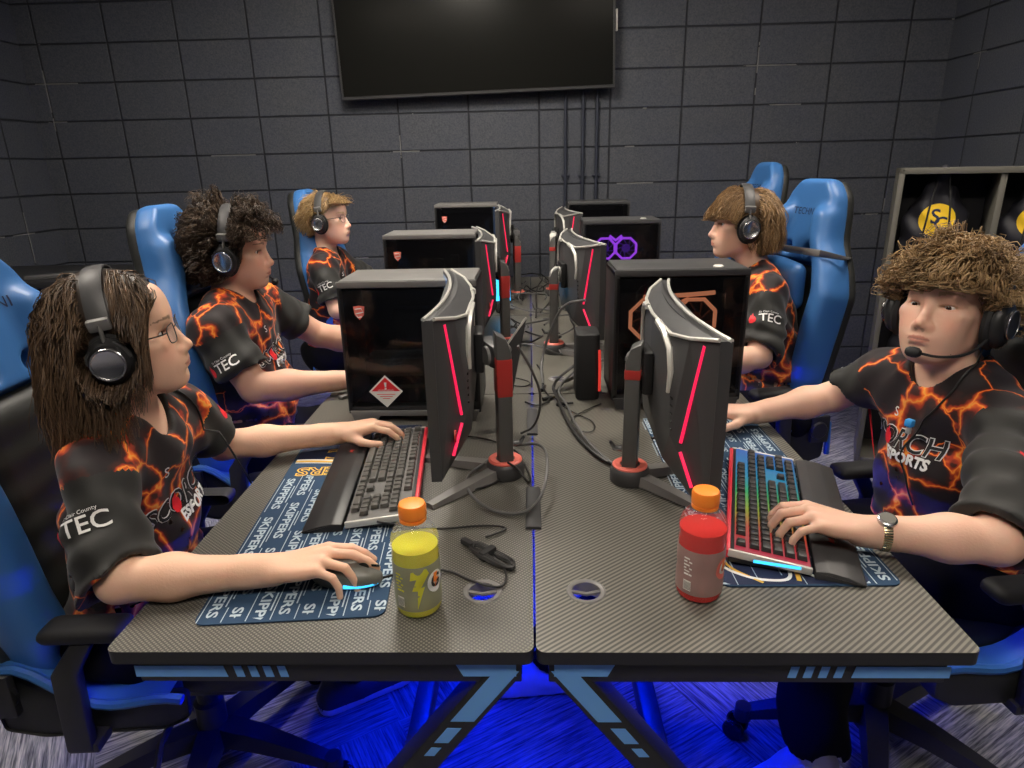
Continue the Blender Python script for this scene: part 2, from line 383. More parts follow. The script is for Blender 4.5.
def polygonise(F, lo, hi, h, B=8):
    lo = np.array(lo, np.float32); hi = np.array(hi, np.float32); nb = np.ceil((hi - lo) / (h * B)).astype(int); S = h * B
    gi = np.stack(np.meshgrid(*[np.arange(n) for n in nb], indexing='ij'), -1).reshape(-1, 3)
    cen = lo + (gi + .5) * S
    d = np.concatenate([F.ev(c[:, None, :].astype(np.float32))[:, 0] for c in np.array_split(cen, max(1, len(cen) // 40000))])
    keep = np.abs(d) < S * 1.25; gi = gi[keep]
    o = np.arange(B + 1); off = np.stack(np.meshgrid(o, o, o, indexing='ij'), -1).reshape(-1, 3)
    V = []; K = []; Q = []
    NN = (nb * B + 2).astype(np.int64); key = lambda g: (g[..., 0] * NN[1] + g[..., 1]) * NN[2] + g[..., 2]
    for blk in np.array_split(gi, max(1, len(gi) // 1500)):
        if not len(blk): continue
        G = blk[:, None, :] * B + off[None]; P = (lo + G * h).astype(np.float32)
        f = F.ev(P).reshape(-1, B + 1, B + 1, B + 1)
        acc = np.zeros(f[:, :-1, :-1, :-1].shape + (3,), np.float32); cnt = np.zeros(acc.shape[:-1], np.float32)
        sl = lambda i: slice(1, None) if i else slice(None, -1)
        for ax in range(3):
            for a in (0, 1):
                for b in (0, 1):
                    i0 = [0, 0, 0]; oth = [x for x in range(3) if x != ax]; i0[oth[0]] = a; i0[oth[1]] = b; i1 = list(i0); i1[ax] = 1
                    f0 = f[:, sl(i0[0]), sl(i0[1]), sl(i0[2])]; f1 = f[:, sl(i1[0]), sl(i1[1]), sl(i1[2])]
                    cr = (f0 < 0) != (f1 < 0); t = np.where(cr, f0 / np.where(cr, f0 - f1, 1), 0)
                    for x in range(3): acc[..., x] += np.where(cr, (t if x == ax else i0[x]), 0)
                    cnt += cr
        act = cnt > 0; bi, x, y, z = np.nonzero(act); g = blk[bi] * B + np.stack([x, y, z], -1)
        V.append(lo + (g + acc[act] / cnt[act][:, None]) * h); K.append(key(g))
        for ax in range(3):
            f0 = f[:, :-1, :-1, :-1]; s1 = [slice(None, -1)] * 3; s1[ax] = slice(1, None); f1 = f[:, s1[0], s1[1], s1[2]]
            cr = (f0 < 0) != (f1 < 0); bi, x, y, z = np.nonzero(cr); g = blk[bi] * B + np.stack([x, y, z], -1); neg = f0[cr] < 0
            e1 = np.zeros(3, int); e2 = np.zeros(3, int); e1[(ax + 1) % 3] = 1; e2[(ax + 2) % 3] = 1
            q = np.stack([key(g - e1 - e2), key(g - e2), key(g), key(g - e1)], -1); q[~neg] = q[~neg][:, ::-1]; Q.append(q)
    V = np.concatenate(V); K = np.concatenate(K); Q = np.concatenate(Q)
    od = np.argsort(K); Ks = K[od]; ix = np.clip(np.searchsorted(Ks, Q), 0, len(Ks) - 1); ok = (Ks[ix] == Q).all(1)
    return V, od[ix[ok]]
def biggest(V, Q):      # keep the largest connected surface
    lab = np.arange(len(V)); e = np.concatenate([Q[:, [0, 1]], Q[:, [1, 2]], Q[:, [2, 3]], Q[:, [3, 0]]])
    for _ in range(400):
        m = np.minimum(lab[e[:, 0]], lab[e[:, 1]]); n = lab.copy(); np.minimum.at(n, e[:, 0], m); np.minimum.at(n, e[:, 1], m); n = n[n]; n = n[n]
        if (n == lab).all(): break
        lab = n
    k = lab == np.bincount(lab[Q[:, 0]]).argmax(); ix = np.cumsum(k) - 1; return V[k], ix[Q[k[Q[:, 0]]]]
def np_mesh(name, V, Q, mats, parent=None, tone=None, mi=None, smooth_it=1):
    V = np.asarray(V, np.float64)
    for _ in range(smooth_it):     # light relaxing
        e = np.concatenate([Q[:, [0, 1]], Q[:, [1, 2]], Q[:, [2, 3]], Q[:, [3, 0]]]); s = np.zeros_like(V); c = np.zeros(len(V))
        for x in range(3): s[:, x] = np.bincount(e[:, 0], V[e[:, 1], x], len(V)) + np.bincount(e[:, 1], V[e[:, 0], x], len(V))
        c = np.bincount(e[:, 0], minlength=len(V)) + np.bincount(e[:, 1], minlength=len(V)); V = V * .45 + .55 * s / np.maximum(c, 1)[:, None]
    me = bpy.data.meshes.new(name); me.vertices.add(len(V)); me.vertices.foreach_set('co', V.astype(np.float32).ravel())
    me.loops.add(len(Q) * 4); me.loops.foreach_set('vertex_index', Q.astype(np.int32).ravel())
    me.polygons.add(len(Q)); me.polygons.foreach_set('loop_start', np.arange(0, len(Q) * 4, 4, dtype=np.int32))
    try: me.polygons.foreach_set('loop_total', np.full(len(Q), 4, np.int32))
    except Exception: pass
    me.update(calc_edges=True); me.validate()
    for x in (mats if isinstance(mats, (list, tuple)) else [mats]): me.materials.append(x)
    me.polygons.foreach_set('use_smooth', np.ones(len(me.polygons), bool))
    if mi is not None: me.polygons.foreach_set('material_index', mi[Q[:, 0]].astype(np.int32))
    if tone is not None:
        a = me.color_attributes.new('tone', 'FLOAT_COLOR', 'POINT'); a.data.foreach_set('color', np.concatenate([tone, np.ones((len(tone), 1))], 1).astype(np.float32).ravel())
    o = bpy.data.objects.new(name, me); COL.objects.link(o)
    if parent is not None: o.parent = parent
    return o
# ================================================================ ROOM
XL, XR, YB, YF, ZC = -2.99, 2.40, 3.42, -3.2, 2.85
def struct(name, mb, m): return tag(mb.build(name, m, smooth=False), kind='structure')
struct('floor', MB().box(((XL + XR) / 2, (YB + YF) / 2, -.05), (XR - XL + .4, YB - YF + .4, .1)), M['carpet'])
struct('ceiling', MB().box(((XL + XR) / 2, (YB + YF) / 2, ZC + .05), (XR - XL + .4, YB - YF + .4, .1)), M['ceil'])
struct('wall_back', MB().box(((XL + XR) / 2, YB + .1, ZC / 2), (XR - XL + .4, .2, ZC)), M['blockx'])
struct('wall_front', MB().box(((XL + XR) / 2, YF - .1, ZC / 2), (XR - XL + .4, .2, ZC)), M['blockx'])
struct('wall_left', MB().box((XL - .1, (YB + YF) / 2, ZC / 2), (.2, YB - YF, ZC)), M['blocky'])
struct('wall_right', MB().box((XR + .1, (YB + YF) / 2, ZC / 2), (.2, YB - YF, ZC)), M['blocky'])
b = MB(); b.box(((XL + XR) / 2, YB - .006, .05), (XR - XL, .012, .10), .003); struct('baseboard_back', b, M['blackm'])
b = MB(); b.box((XL + .006, .1, .05), (.012, YB - YF - .1, .10), .003); struct('baseboard_left', b, M['blackm'])
b = MB(); b.box((XR - .006, .1, .05), (.012, YB - YF - .1, .10), .003); struct('baseboard_right', b, M['blackm'])

# ceiling lights
def ceiling_light(x, y, label, big=1., dif='panel'):
    r = empty('ceiling_light', (x, y, ZC), 0, label, 'light', 'ceiling panel lights')
    f = MB()
    for sx, sy, dx, dy in ((-.6 * big, 0, .03, .6), (.6 * big, 0, .03, .6), (0, -.3, 1.2 * big, .03), (0, .3, 1.2 * big, .03)): f.box((sx, sy, -.012), (dx, dy, .024), .003)
    f.build('frame', M['whitesticker'], r); MB().box((0, 0, -.008), (1.2 * big - .03, .57, .010)).build('diffuser', M[dif], r)
ceiling_light(-.45, 1.85, 'square bright ceiling panel light above the middle of the left desk row', .5, 'panelb')
ceiling_light(.10, -1.1, 'rectangular ceiling panel light above the front of the room')
ceiling_light(-1.75, .6, 'rectangular ceiling panel light near the left wall')
ceiling_light(1.35, 1.3, 'rectangular ceiling panel light near the right wall')

# wall television
tv = empty('television', (-.303, YB - .03, 2.27), 0, 'large black flat television mounted high on the back wall', 'television')
b = MB(); b.box((0, -.045, 0), (1.58, .035, .90), .006); b.build('casing', M['dgrey'], tv)
MB().box((0, -.0635, .004), (1.555, .004, .872), .001).build('screen', M['tv'], tv)
b = MB(); b.box((0, -.008, 0), (.5, .04, .4), .004); b.build('wall_bracket', M['blackm'], tv)
b = MB(); b.box((.80, -.03, -.10), (.012, .02, .11), .003); b.build('side_tab', M['silver'], tv)
tv.rotation_euler = (0, R_(-1.2), 0)
for i, (x, lab) in enumerate(((.218, 'leftmost'), (.322, 'middle'), (.405, 'rightmost'))):
    r = empty('wall_conduit', (x, YB - .012, 0), 0, lab + ' of the three thin navy painted conduits running down the back wall', 'conduit', 'conduits on the back wall')
    b = MB(); b.tube([(0, -.004, .1), (0, -.004, 1.86)], .010, 10); b.build('pipe', M['conduit'], r)
    b = MB()
    for z in (1.36, .7): b.box((0, 0, z), (.05, .018, .018), .003)
    b.build('clamp', M['conduit'], r)

# cubby unit on the right with two drawstring bags
CA = R_(-25); CM = Matrix.Translation((1.965, 2.150, 0)) @ Matrix.Rotation(CA, 4, 'Z'); cb = empty('cubby_shelf', (1.965, 2.150, 0), CA, 'grey brown open cubby unit against the right wall holding drawstring bags', 'shelf')
W_, D_, H_ = .36, .28, 1.375
b = MB()
for x in (-W_, W_): b.box((x, 0, H_ / 2), (.022, D_, H_), .002)
b.box((0, 0, H_ - .012), (2 * W_ + .022, D_, .024), .002); b.build('frame', M['wood'], cb)
MB().box((0, 0, H_ / 2), (.022, D_ - .02, H_ - .03), .001).build('divider', M['wood'], cb)
for z in (.03, .42, .86): MB().box((0, 0, z), (2 * W_ - .02, D_ - .02, .02), .001).build('shelf_board', M['wood'], cb)
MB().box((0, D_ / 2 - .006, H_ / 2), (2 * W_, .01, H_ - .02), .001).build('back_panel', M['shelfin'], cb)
def bag(name, x, z, s, label, sc):
    r = empty(name, CM @ Vector((x - 2.03, -.03, z)), CA, label, 'bag', 'drawstring bags in the cubby'); F = Field(); s0 = s
    F.ell((0, .01, .16 * s), (.135, .060, .19 * s), k=0); F.cap((-.09, 0, .04), (.09, 0, .04), .045, k=.05); F.cap((0, 0, .2 * s), (0, 0, .40 * s), .075, .022, k=.06, squash=((0, 1, 0), 1.5))
    F.cap((-.05, 0, .24 * s), (-.03, 0, .37 * s), .03, .02, k=.03)
    F.put('d', lambda P: .006 * np.sin(P[..., 0] * 70 + 2 * np.sin(P[..., 2] * 22)) * np.clip(P[..., 2] * 5, 0, 1) + .004 * np.sin(P[..., 2] * 60 + P[..., 0] * 40), (0, 0, .2), 9)
    V, Q = polygonise(F, (-.2, -.12, -.03), (.2, .14, .5), .008); V[:, 2] = np.maximum(V[:, 2], .001)
    bd = np_mesh('bag_body', V, Q, M['bagnylon'], r); T = BVHTree.FromObject(bd, bpy.context.evaluated_depsgraph_get())
    cx, cz = (.0, .29)
    e = MB(); vs = [Vector((0, 0, 0))]; fs = []
    for ring in range(1, 7):
        for a in range(28): vs.append(Vector((.068 * ring / 6 * math.cos(a * PI / 14), .068 * ring / 6 * math.sin(a * PI / 14), 0)))
    for a in range(28): fs.append((0, 1 + a, 1 + (a + 1) % 28))
    for ring in range(5):
        for a in range(28): fs.append((1 + ring * 28 + a, 1 + ring * 28 + (a + 1) % 28, 29 + ring * 28 + (a + 1) % 28, 29 + ring * 28 + a))
    wrap_poly(e, vs, fs, (cx, 0, cz), (1, 0, 0), (0, 0, 1), (0, -1, 0), T, .002); em = e.build('emblem', M['yellow'], r)
    e = MB()
    for t, dx, dz, sz in (('S', -.008, .012, .085), ('C', .014, -.016, .075)):
        vs, fs = text_data(t, sz, sub=1, bold=.001); wrap_poly(e, [Vector((v.x + dx, v.y + dz, 0)) for v in vs], fs, (cx, 0, cz), (1, 0, 0), (0, 0, 1), (0, -1, 0), T, .0035)
    e.build('letters', M['navy_ink'], em)
    c = MB()
    for sx in (-1, 1): c.tube([(sx * .02, -.05, .38 * s), (sx * .035, -.075, .30 * s), (sx * .05, -.085, .16 * s), (sx * .09, -.06, .04)], .004, 6)
    c.build('drawstring', M['blackm'], r)
    return r
bag('drawstring_bag', 1.83, .871, 1.22, 'black drawstring bag with round yellow emblem in the left cubby', True)
bag('drawstring_bag', 2.18, .871, 1.15, 'slumped black drawstring bag with yellow emblem in the right cubby', False)
bag('drawstring_bag', 1.86, .431, .95, 'black drawstring bag on the middle shelf below the left emblem bag', False)

# low black cabinet with blue glowing glass on the left
lc = empty('pc_cabinet', (-2.52, 2.62, 0), R_(0), 'low black cabinet with a blue glowing glass front by the left wall', 'cabinet')
b = MB(); b.box((0, 0, .46), (.84, .55, .88), .006); b.box((0, 0, .92), (.92, .62, .03), .004); b.build('body', M['black'], lc)
b = MB(); b.box((.1, -.279, .62), (.58, .006, .50), .002); b.build('glass_front', M['bluescreen'], lc)
b = MB()
for i in range(7):
    x = -.12 + i * .07; b.tube([(x, -.284, .42), (x + .02, -.284, .55), (x - .02, -.284, .68), (x + .015, -.284, .82)], .0025, 5)
b.build('glass_pattern', M['rgbb'], lc)
for i, (x, y, rz) in enumerate(((-2.42, 2.42, .5), (-2.30, 2.52, .1))):
    o = MB().box((0, 0, .011), (.16, .06, .022), .004).build('remote_control', M['dgrey'], None, loc=(x, y, .935)); o.rotation_euler = (0, 0, rz)
    tag(o, ('larger grey remote lying at an angle on the low black cabinet', 'smaller grey remote lying flat on the low black cabinet')[i], 'remote', 'remotes on the cabinet')

# ================================================================ DESKS
DL, DW, DZ = 1.13, .631, .75
def rrect(x0, x1, y0, y1, r, seg=5):
    pts = []
    for cx, cy, a0 in ((x1 - r, y1 - r, 0), (x0 + r, y1 - r, 90), (x0 + r, y0 + r, 180), (x1 - r, y0 + r, 270)):
        for k in range(seg + 1): a = R_(a0 + 90 * k / seg); pts.append((cx + r * math.cos(a), cy + r * math.sin(a)))
    return pts
def make_desk(side, y0, label, full=True):
    s = side; r = empty('gaming_desk', (0, y0, 0), 0, label, 'desk', 'black gaming desks in two rows')
    mm = M['carbonR'] if s > 0 else M['carbonL']
    bm = bmesh.new(); pts = rrect(.0018, DW, .0, DL - .004, .014)
    gx, gy, gr = .085, .142, .024
    lo = []
    outer = [bm.verts.new((s * x, y, 0)) for x, y in pts]; oe = [bm.edges.new((outer[i], outer[(i + 1) % len(outer)])) for i in range(len(outer))]
    inner = [bm.verts.new((s * (gx + gr * math.cos(k * PI / 12)), gy + gr * math.sin(k * PI / 12), 0)) for k in range(24)]; ie = [bm.edges.new((inner[i], inner[(i + 1) % 24])) for i in range(24)]
    bmesh.ops.triangle_fill(bm, edges=oe + ie, use_beauty=True)
    ext = bmesh.ops.extrude_face_region(bm, geom=bm.faces[:]); bmesh.ops.translate(bm, vec=(0, 0, -.022), verts=[v for v in ext['geom'] if isinstance(v, bmesh.types.BMVert)])
    bmesh.ops.recalc_face_normals(bm, faces=bm.faces)
    dt = MB().bm(bm, Matrix.Translation((0, 0, DZ))).build('desktop', [mm, M['black']], r, auto=30)
    for pf in dt.data.polygons: pf.material_index = 0 if pf.normal.z > .5 else 1
    g = MB(); g.lathe([(.0235, -.024), (.0235, .0), (.026, .0018), (.031, .0015), (.0325, 0), (.0325, -.0005)], (s * gx, gy, DZ + .0005), 32); g.build('grommet', M['mgrey'], r)
    g = MB(); g.tube([(s * (gx - .022), gy + .002, DZ - .002), (s * gx, gy - .006, DZ - .001), (s * (gx + .022), gy + .002, DZ - .002)], .0035, 6); g.build('grommet_lip', M['mgrey'], r)
    a = MB(); xs = sorted((s * .02, s * .595))
    a.box((s * .3075, .022, .706), (.575, .018, .042), .002); a.build('apron', M['black'], r); a = MB(); a.box((s * .3075, DL - .03, .706), (.575, .018, .042), .002)
    a.build('apron', M['black'], r)
    for yy in (.012, DL - .04):
        f = MB()          # slanted z leg
        f.prism([(s * .018, .70), (s * .075, .70), (s * .56, .05), (s * .50, .05)] if s > 0 else [(s * .50, .05), (s * .56, .05), (s * .075, .70), (s * .018, .70)], 'y', yy + .0, yy + .05, .003)
        f.prism([(s * .35, .05), (s * .60, .05), (s * .60, .012), (s * .35, .012)], 'y', yy - .008, yy + .036, .003)
        f.build('leg', M['black'], r)
        f = MB(); f.prism([(s * .42, .70), (s * .49, .70), (s * .28, .37), (s * .235, .42)], 'y', yy + .005, yy + .045, .003)
    f = MB(); f.box((s * .22, DL / 2, .40), (.035, DL - .1, .05), .004); f.box((s * .56, DL / 2, .68), (.03, DL - .1, .04), .004); f.build('crossbar', M['black'], r)
    if full:
        d = MB(); y = .0125
        def poly(pts): d.prism(pts if s > 0 else pts, 'y', y - .0008, y)
        X = lambda x: s * x
        poly([(X(.60 - .0), .715), (X(.60 - .135), .715), (X(.60 - .14), .695), (X(.60 - .0), .695)])
        for k in range(4): x = .45 - k * .022; poly([(X(x), .715), (X(x - .012), .715), (X(x - .016), .695), (X(x - .004), .695)])
        d.build('side_decal', M['blueplastic'], r)
        d = MB(); y = .0115
        ln = lambda t, w: (.018 + .0285 + t * .4835, .70 - t * .65)
        def band(t0, t1, w, h, dd):     # sheared patches that follow the slanted leg
            c0, c1 = ln(t0, 0), ln(t1, 0); dd.prism([(X(c0[0] - w), c0[1]), (X(c0[0] + h), c0[1]), (X(c1[0] + h), c1[1]), (X(c1[0] - w), c1[1])], 'y', y - .0008, y)
        d.prism([(X(.028), .722), (X(.118), .722), (X(.106), .698), (X(.028), .698)], 'y', y - .0014, y - .0004); band(-.01, .135, .018, .018, d); band(.155, .20, .008, .014, d); band(.215, .24, .004, .012, d)
        d.build('leg_decal', M['blueplastic'], r)
        d = MB(); band(.315, .335, .006, .012, d); band(.345, .40, .010, .018, d); band(.42, .44, .008, .01, d); d.build('leg_sticker', M['whitesticker'], r)
    u = MB(); u.box((s * .31, DL - .12, .712), (.44, .012, .008), .001); lt = u.build('light_strip', M['blueled'], r)
    u = MB(); u.box((s * .16, .30, .712), (.012, .34, .008), .001); u.build('light_strip', M['blueled'], r)
    return r
for i, nm in enumerate(('nearest', 'middle', 'farthest')):
    make_desk(-1, i * DL, 'black carbon look gaming desk, %s desk of the left row' % nm, i == 0)
    make_desk(1, i * DL, 'black carbon look gaming desk, %s desk of the right row' % nm, i == 0)
# dark cable channel lying on the seam
for y0, y1, w, nm in ((.335, .50, .030, 'nearer'), (.80, .98, .028, 'farther')):
    o = MB().prism([(-w / 2, .0), (w / 2, 0), (w / 2, .004), (w / 2 - .004, .006), (-w / 2 + .004, .006), (-w / 2, .004)], 'y', 0, y1 - y0).build('seam_cover_strip', M['dgrey'], None, loc=(0, y0, DZ))
    tag(o, 'dark strip covering the seam between the desks, %s to the camera' % nm, 'strip', 'strips over the desk seam')

# ================================================================ GAMING CHAIR (local +x is forward)
def make_chair(label):
    r = empty('gaming_chair', (0, 0, 0), 0, label, 'chair', 'blue and black gaming chairs'); h = .009
    tilt = R_(9); ct, st = math.cos(tilt), math.sin(tilt)
    def place(V):       # back-local (w forward, u side, v up) -> chair
        w, u, v = V[:, 0], V[:, 1], V[:, 2]; return np.stack([-.20 + w * ct - v * st, u, .47 + v * ct + w * st], 1)
    gv = np.linspace(-.05, .95, 201); gh = np.interp(gv, [0, .06, .2, .36, .50, .58, .67, .76, .82, .86], [.19, .235, .255, .265, .272, .235, .168, .150, .130, .085]); gh = np.convolve(np.pad(gh, 7, 'edge'), np.hanning(15) / np.hanning(15).sum(), 'valid')
    hw = lambda v: np.interp(v, gv, gh)
    def panel(P, t0, t1, inset, rnd):
        u, v, w = np.abs(P[..., 1]), P[..., 2], P[..., 0]
        dx = np.maximum(u - (hw(v) - inset - rnd), 0); dv = np.maximum(np.maximum(v - (.87 - inset - rnd), (inset + rnd + .0) - v), 0); dw = np.maximum(np.maximum(w - (t1 - rnd), (t0 + rnd) - w), 0)
        return np.sqrt(dx * dx + dv * dv + dw * dw) - rnd
    hole = lambda F: (F.cap((-.2, .055, .655), (.2, .06, .61), .016, .026, 0.01, 's'), F.cap((-.2, -.055, .655), (.2, -.06, .61), .016, .026, 0.01, 's')) and F
    # back shell
    F = Field(); F.put('u', lambda P: panel(P, -.045, .005, .004, .02), (0, 0, .43), .6); hole(F)
    V, Q = polygonise(F, (-.08, -.32, -.03), (.1, .32, .93), h); np_mesh('back_shell', place(V), Q, M['blackchair'], r)
    # blue bolsters and head section
    F = Field(); F.put('u', lambda P: panel(P, -.02, .05, 0, .025), (0, 0, .43), .6)
    F.put('u', lambda P: np.sqrt(np.maximum(np.abs(np.abs(P[..., 1]) - (hw(P[..., 2]) - .045)) - .01, 0) ** 2 + (P[..., 0] - .045 - .02 * np.exp(-((P[..., 2] - .42) / .22) ** 2)) ** 2 + np.maximum(np.abs(P[..., 2] - .40) - .34, 0) ** 2) - .034, (0, 0, .4), .6, .03)
    F.put('s', lambda P: np.maximum(np.sqrt(np.maximum(np.abs(P[..., 1]) - .12, 0) ** 2 + np.maximum(np.abs(P[..., 2] - .29) - .26, 0) ** 2) - .035, .018 - P[..., 0]), (0, 0, .3), .5, .012); hole(F)
    V, Q = polygonise(F, (-.06, -.34, -.03), (.14, .34, .95), h); bp = np_mesh('backrest', place(V), Q, M['bluechair'], r)
    F = Field(); F.put('u', lambda P: np.sqrt(np.maximum(np.abs(P[..., 1]) - .115, 0) ** 2 + np.maximum(np.abs(P[..., 2] - .29) - .25, 0) ** 2 + np.maximum(np.abs(P[..., 0] - .02) - .0, 0) ** 2) - .036 + .002 * np.cos(P[..., 2] * 90), (0, 0, .3), .5)
    V, Q = polygonise(F, (-.06, -.2, -.03), (.12, .2, .62), h); np_mesh('center_panel', place(V), Q, M['blackchair'], r)
    # embroidered mark on the head section (illegible dark line of letters)
    T = BVHTree.FromObject(bp, bpy.context.evaluated_depsgraph_get()); O = place(np.array([[.05, 0, .755]]))[0]; e = MB(); vs, fs = text_data('TECHNI', .034, sub=1)
    wrap_poly(e, vs, fs, O, (0, 1, 0), (-st, 0, ct), (ct, 0, st), T, .0012); e.build('embroidery', M['navy_ink'], bp)
    # seat
    F = Field(); F.put('u', lambda P: np.sqrt(np.maximum(np.abs(P[..., 0]) - .20, 0) ** 2 + np.maximum(np.abs(P[..., 1]) - .15, 0) ** 2 + np.maximum(np.abs(P[..., 2] - .455) - .012, 0) ** 2) - .045, (0, 0, .45), .4)
    V, Q = polygonise(F, (-.3, -.25, .38), (.3, .25, .54), h); np_mesh('seat_cushion', V, Q, M['blackchair'], r)
    for sd in (-1, 1):
        q = MB(); prof = []
        for k in range(15):
            t = k / 14; x = -.285 + .38 * t; z = .43 + .105 * math.exp(-((t - .18) / .26) ** 2) + .02 * math.exp(-((t - .9) / .2) ** 2); prof.append((x, z))
        pts = [(x, z + .02) for x, z in prof] + [(.09, .40), (.04, .375), (-.20, .365), (-.275, .385)]
        q.prism(pts, 'y', sd * .205 - .03, sd * .205 + .052 * sd + (.03 if sd < 0 else 0) - (.0), .010); w = q.build('seat_wing', M['blackchair'], r)
        c = MB(); c.tube([(-.290, sd * .258, .40)] + [(x, sd * .255, z + .022) for x, z in prof], [.010] * 16, 8); c.build('piping', M['bluechair'], w)
        c = MB(); V2 = [(x, z + .024) for x, z in prof[1:-1]]; n = len(V2)
        c.add([(x, sd * .198, z + .002) for x, z in V2] + [(x, sd * .246, z + .002) for x, z in V2] + [(x, sd * .198, z - .03) for x, z in V2], [(i, i + 1, n + i + 1, n + i) for i in range(n - 1)] + [(i, i + 1, 2 * n + i + 1, 2 * n + i) for i in range(n - 1)])
        c.build('wing_top', M['bluechair'], w)
        # armrest
        a = MB(); a.prism([(-.13, .37), (-.08, .37), (-.07, .56), (-.03, .63), (-.07, .63), (-.12, .56)], 'y', sd * .272 - .012, sd * .272 + .012, .005); a.box((-.10, sd * .19, .375), (.06, .18, .022), .004); ar = a.build('armrest_post', M['black'], r)
        F = Field(); F.put('u', lambda P, sd=sd: np.sqrt(np.maximum(np.abs(P[..., 0] + .05) - .062, 0) ** 2 + np.maximum(np.abs(P[..., 1] - sd * .255) - .018, 0) ** 2 + np.maximum(np.abs(P[..., 2] - .645) - .0, 0) ** 2) - .017, (0, sd * .255, .645), .2)
        V, Q = polygonise(F, (-.16, sd * .285 - .06, .59), (.2, sd * .285 + .06, .68), h); np_mesh('armrest_pad', V, Q, M['blackm'], r)
        k = MB(); k.box((-.245, sd * .262, .50), (.07, .02, .10), .006); k.lathe([(0, .012), (.028, .012), (.032, .008), (.032, 0)], (-.235, sd * .27, .50), 20, 'y'); k.build('recline_bracket', M['black'], r)
    # mechanism, column, base
    m_ = MB(); m_.box((0, 0, .352), (.26, .22, .05), .012); m_.tube([(.02, -.08, .35), (.03, -.25, .35), (.05, -.31, .345)], .007, 6); m_.build('tilt_mechanism', M['black'], r)
    c = MB(); c.lathe([(.024, .33), (.024, .22), (.034, .215), (.034, .13), (.042, .12), (.042, .07)], (0, 0, 0), 24); c.build('gas_column', M['black'], r)
    for k in range(5):
        a = 2 * PI * k / 5 - .22; ca, sa = math.cos(a), math.sin(a); g = MB()
        sec = [(0.03, .125, .034, .04), (.12, .118, .03, .034), (.22, .098, .024, .026), (.31, .078, .019, .018)]
        vs = []; fs = []
        for (rr, z, w, t) in sec:
            for (dw, dz) in ((-w, -t * .6), (w, -t * .6), (w * .75, t * .6), (-w * .75, t * .6)): vs.append((ca * rr - sa * dw, sa * rr + ca * dw, z + dz))
        for i in range(3):
            for j in range(4): fs.append((i * 4 + j, i * 4 + (j + 1) % 4, i * 4 + 4 + (j + 1) % 4, i * 4 + 4 + j))
        fs += [(3, 2, 1, 0), (12, 13, 14, 15)]; g.add(vs, fs); g.lathe([(0, .02), (.02, .02), (.022, -.015), (0, -.015)], (ca * .31, sa * .31, .074), 16); arm = g.build('base_arm', M['black'], r)
        w = MB()
        for d in (-.018, .018):
            w.lathe([(0, -.009), (.024, -.009), (.028, -.004), (.028, .004), (.024, .009), (0, .009)], (0, 0, 0), 20, 'x', Matrix.Rotation(a + 1.1, 3, 'Z'))
            n = 120; cxx, cyy = ca * .325 + d * math.cos(a + 1.1), sa * .325 + d * math.sin(a + 1.1); w.v[-n:] = [(x + cxx, y + cyy, z + .028) for x, y, z in w.v[-n:]]
        w.build('caster', M['blackg'], r)
    return r
chair0 = make_chair('blue and black gaming chair under the long haired player at the nearest left desk')
chair0.location = (-.79, .47, 0); chair0.rotation_euler = (0, 0, R_(3))
for x, y, a, lab, sc in ((-.825, 1.30, 4, 'blue and black gaming chair behind the player with bushy curly dark hair', .995), (-.80, 2.58, 2, 'blue and black gaming chair of the farthest player on the left', 1.0),
                     (.84, .54, 187, 'blue and black gaming chair of the player wearing the watch', 1.), (.725, 1.615, 192, 'blue and black gaming chair with black strap and blue pillow, middle of the right row', 1.015), (.85, 2.58, 184, 'empty looking blue gaming chair in the far right corner, only its top showing', 1.06)):
    c = copy_tree(chair0, (x, y, 0), R_(a), lab); c.scale = (1, 1, sc)
chair0.scale = (1, 1, .96)
# strap and lumbar pillow on the right middle chair
ch = Matrix.Translation((.725, 1.615, 0)) @ Matrix.Rotation(R_(192), 4, 'Z') @ Matrix.Diagonal((1, 1, 1.015, 1))
def bk(w, u, v): t = R_(9); return ch @ Vector((-.20 + w * math.cos(t) - v * math.sin(t), u, .47 + v * math.cos(t) + w * math.sin(t)))
pil = empty('headrest_pillow', bk(.10, 0, .50), 0, 'blue neck pillow strapped to the middle right chair', 'pillow')
F = Field(); F.put('u', lambda P: np.sqrt(np.maximum(np.abs(P[..., 1]) - .12, 0) ** 2 + np.maximum(np.abs(P[..., 2]) - .05, 0) ** 2 + P[..., 0] ** 2) - .038 - .006 * np.cos(P[..., 1] * 20), (0, 0, 0), .3)
V, Q = polygonise(F, (-.07, -.2, -.13), (.07, .2, .13), .008)
R16 = np.array(Matrix.Rotation(R_(12), 3, 'Z')); np_mesh('cushion', V @ R16.T, Q, M['bluechair'], pil)
s_ = MB(); L0 = bk(.10, 0, .50)
for u0 in (0,):  # flat webbing
    pts = [bk(.095, -.20, .625), bk(.09, -.1, .622), bk(.085, 0, .62), bk(.09, .1, .622), bk(.095, .20, .625), bk(.02, .245, .62), bk(-.06, .15, .62), bk(-.06, -.15, .62), bk(.02, -.245, .62), bk(.095, -.20, .625)]
    s_.tube([p - L0 for p in pts], .012, 8, flat=.25, up0=(1, .2, 0))
s_.build('strap', M['mgrey'], pil)

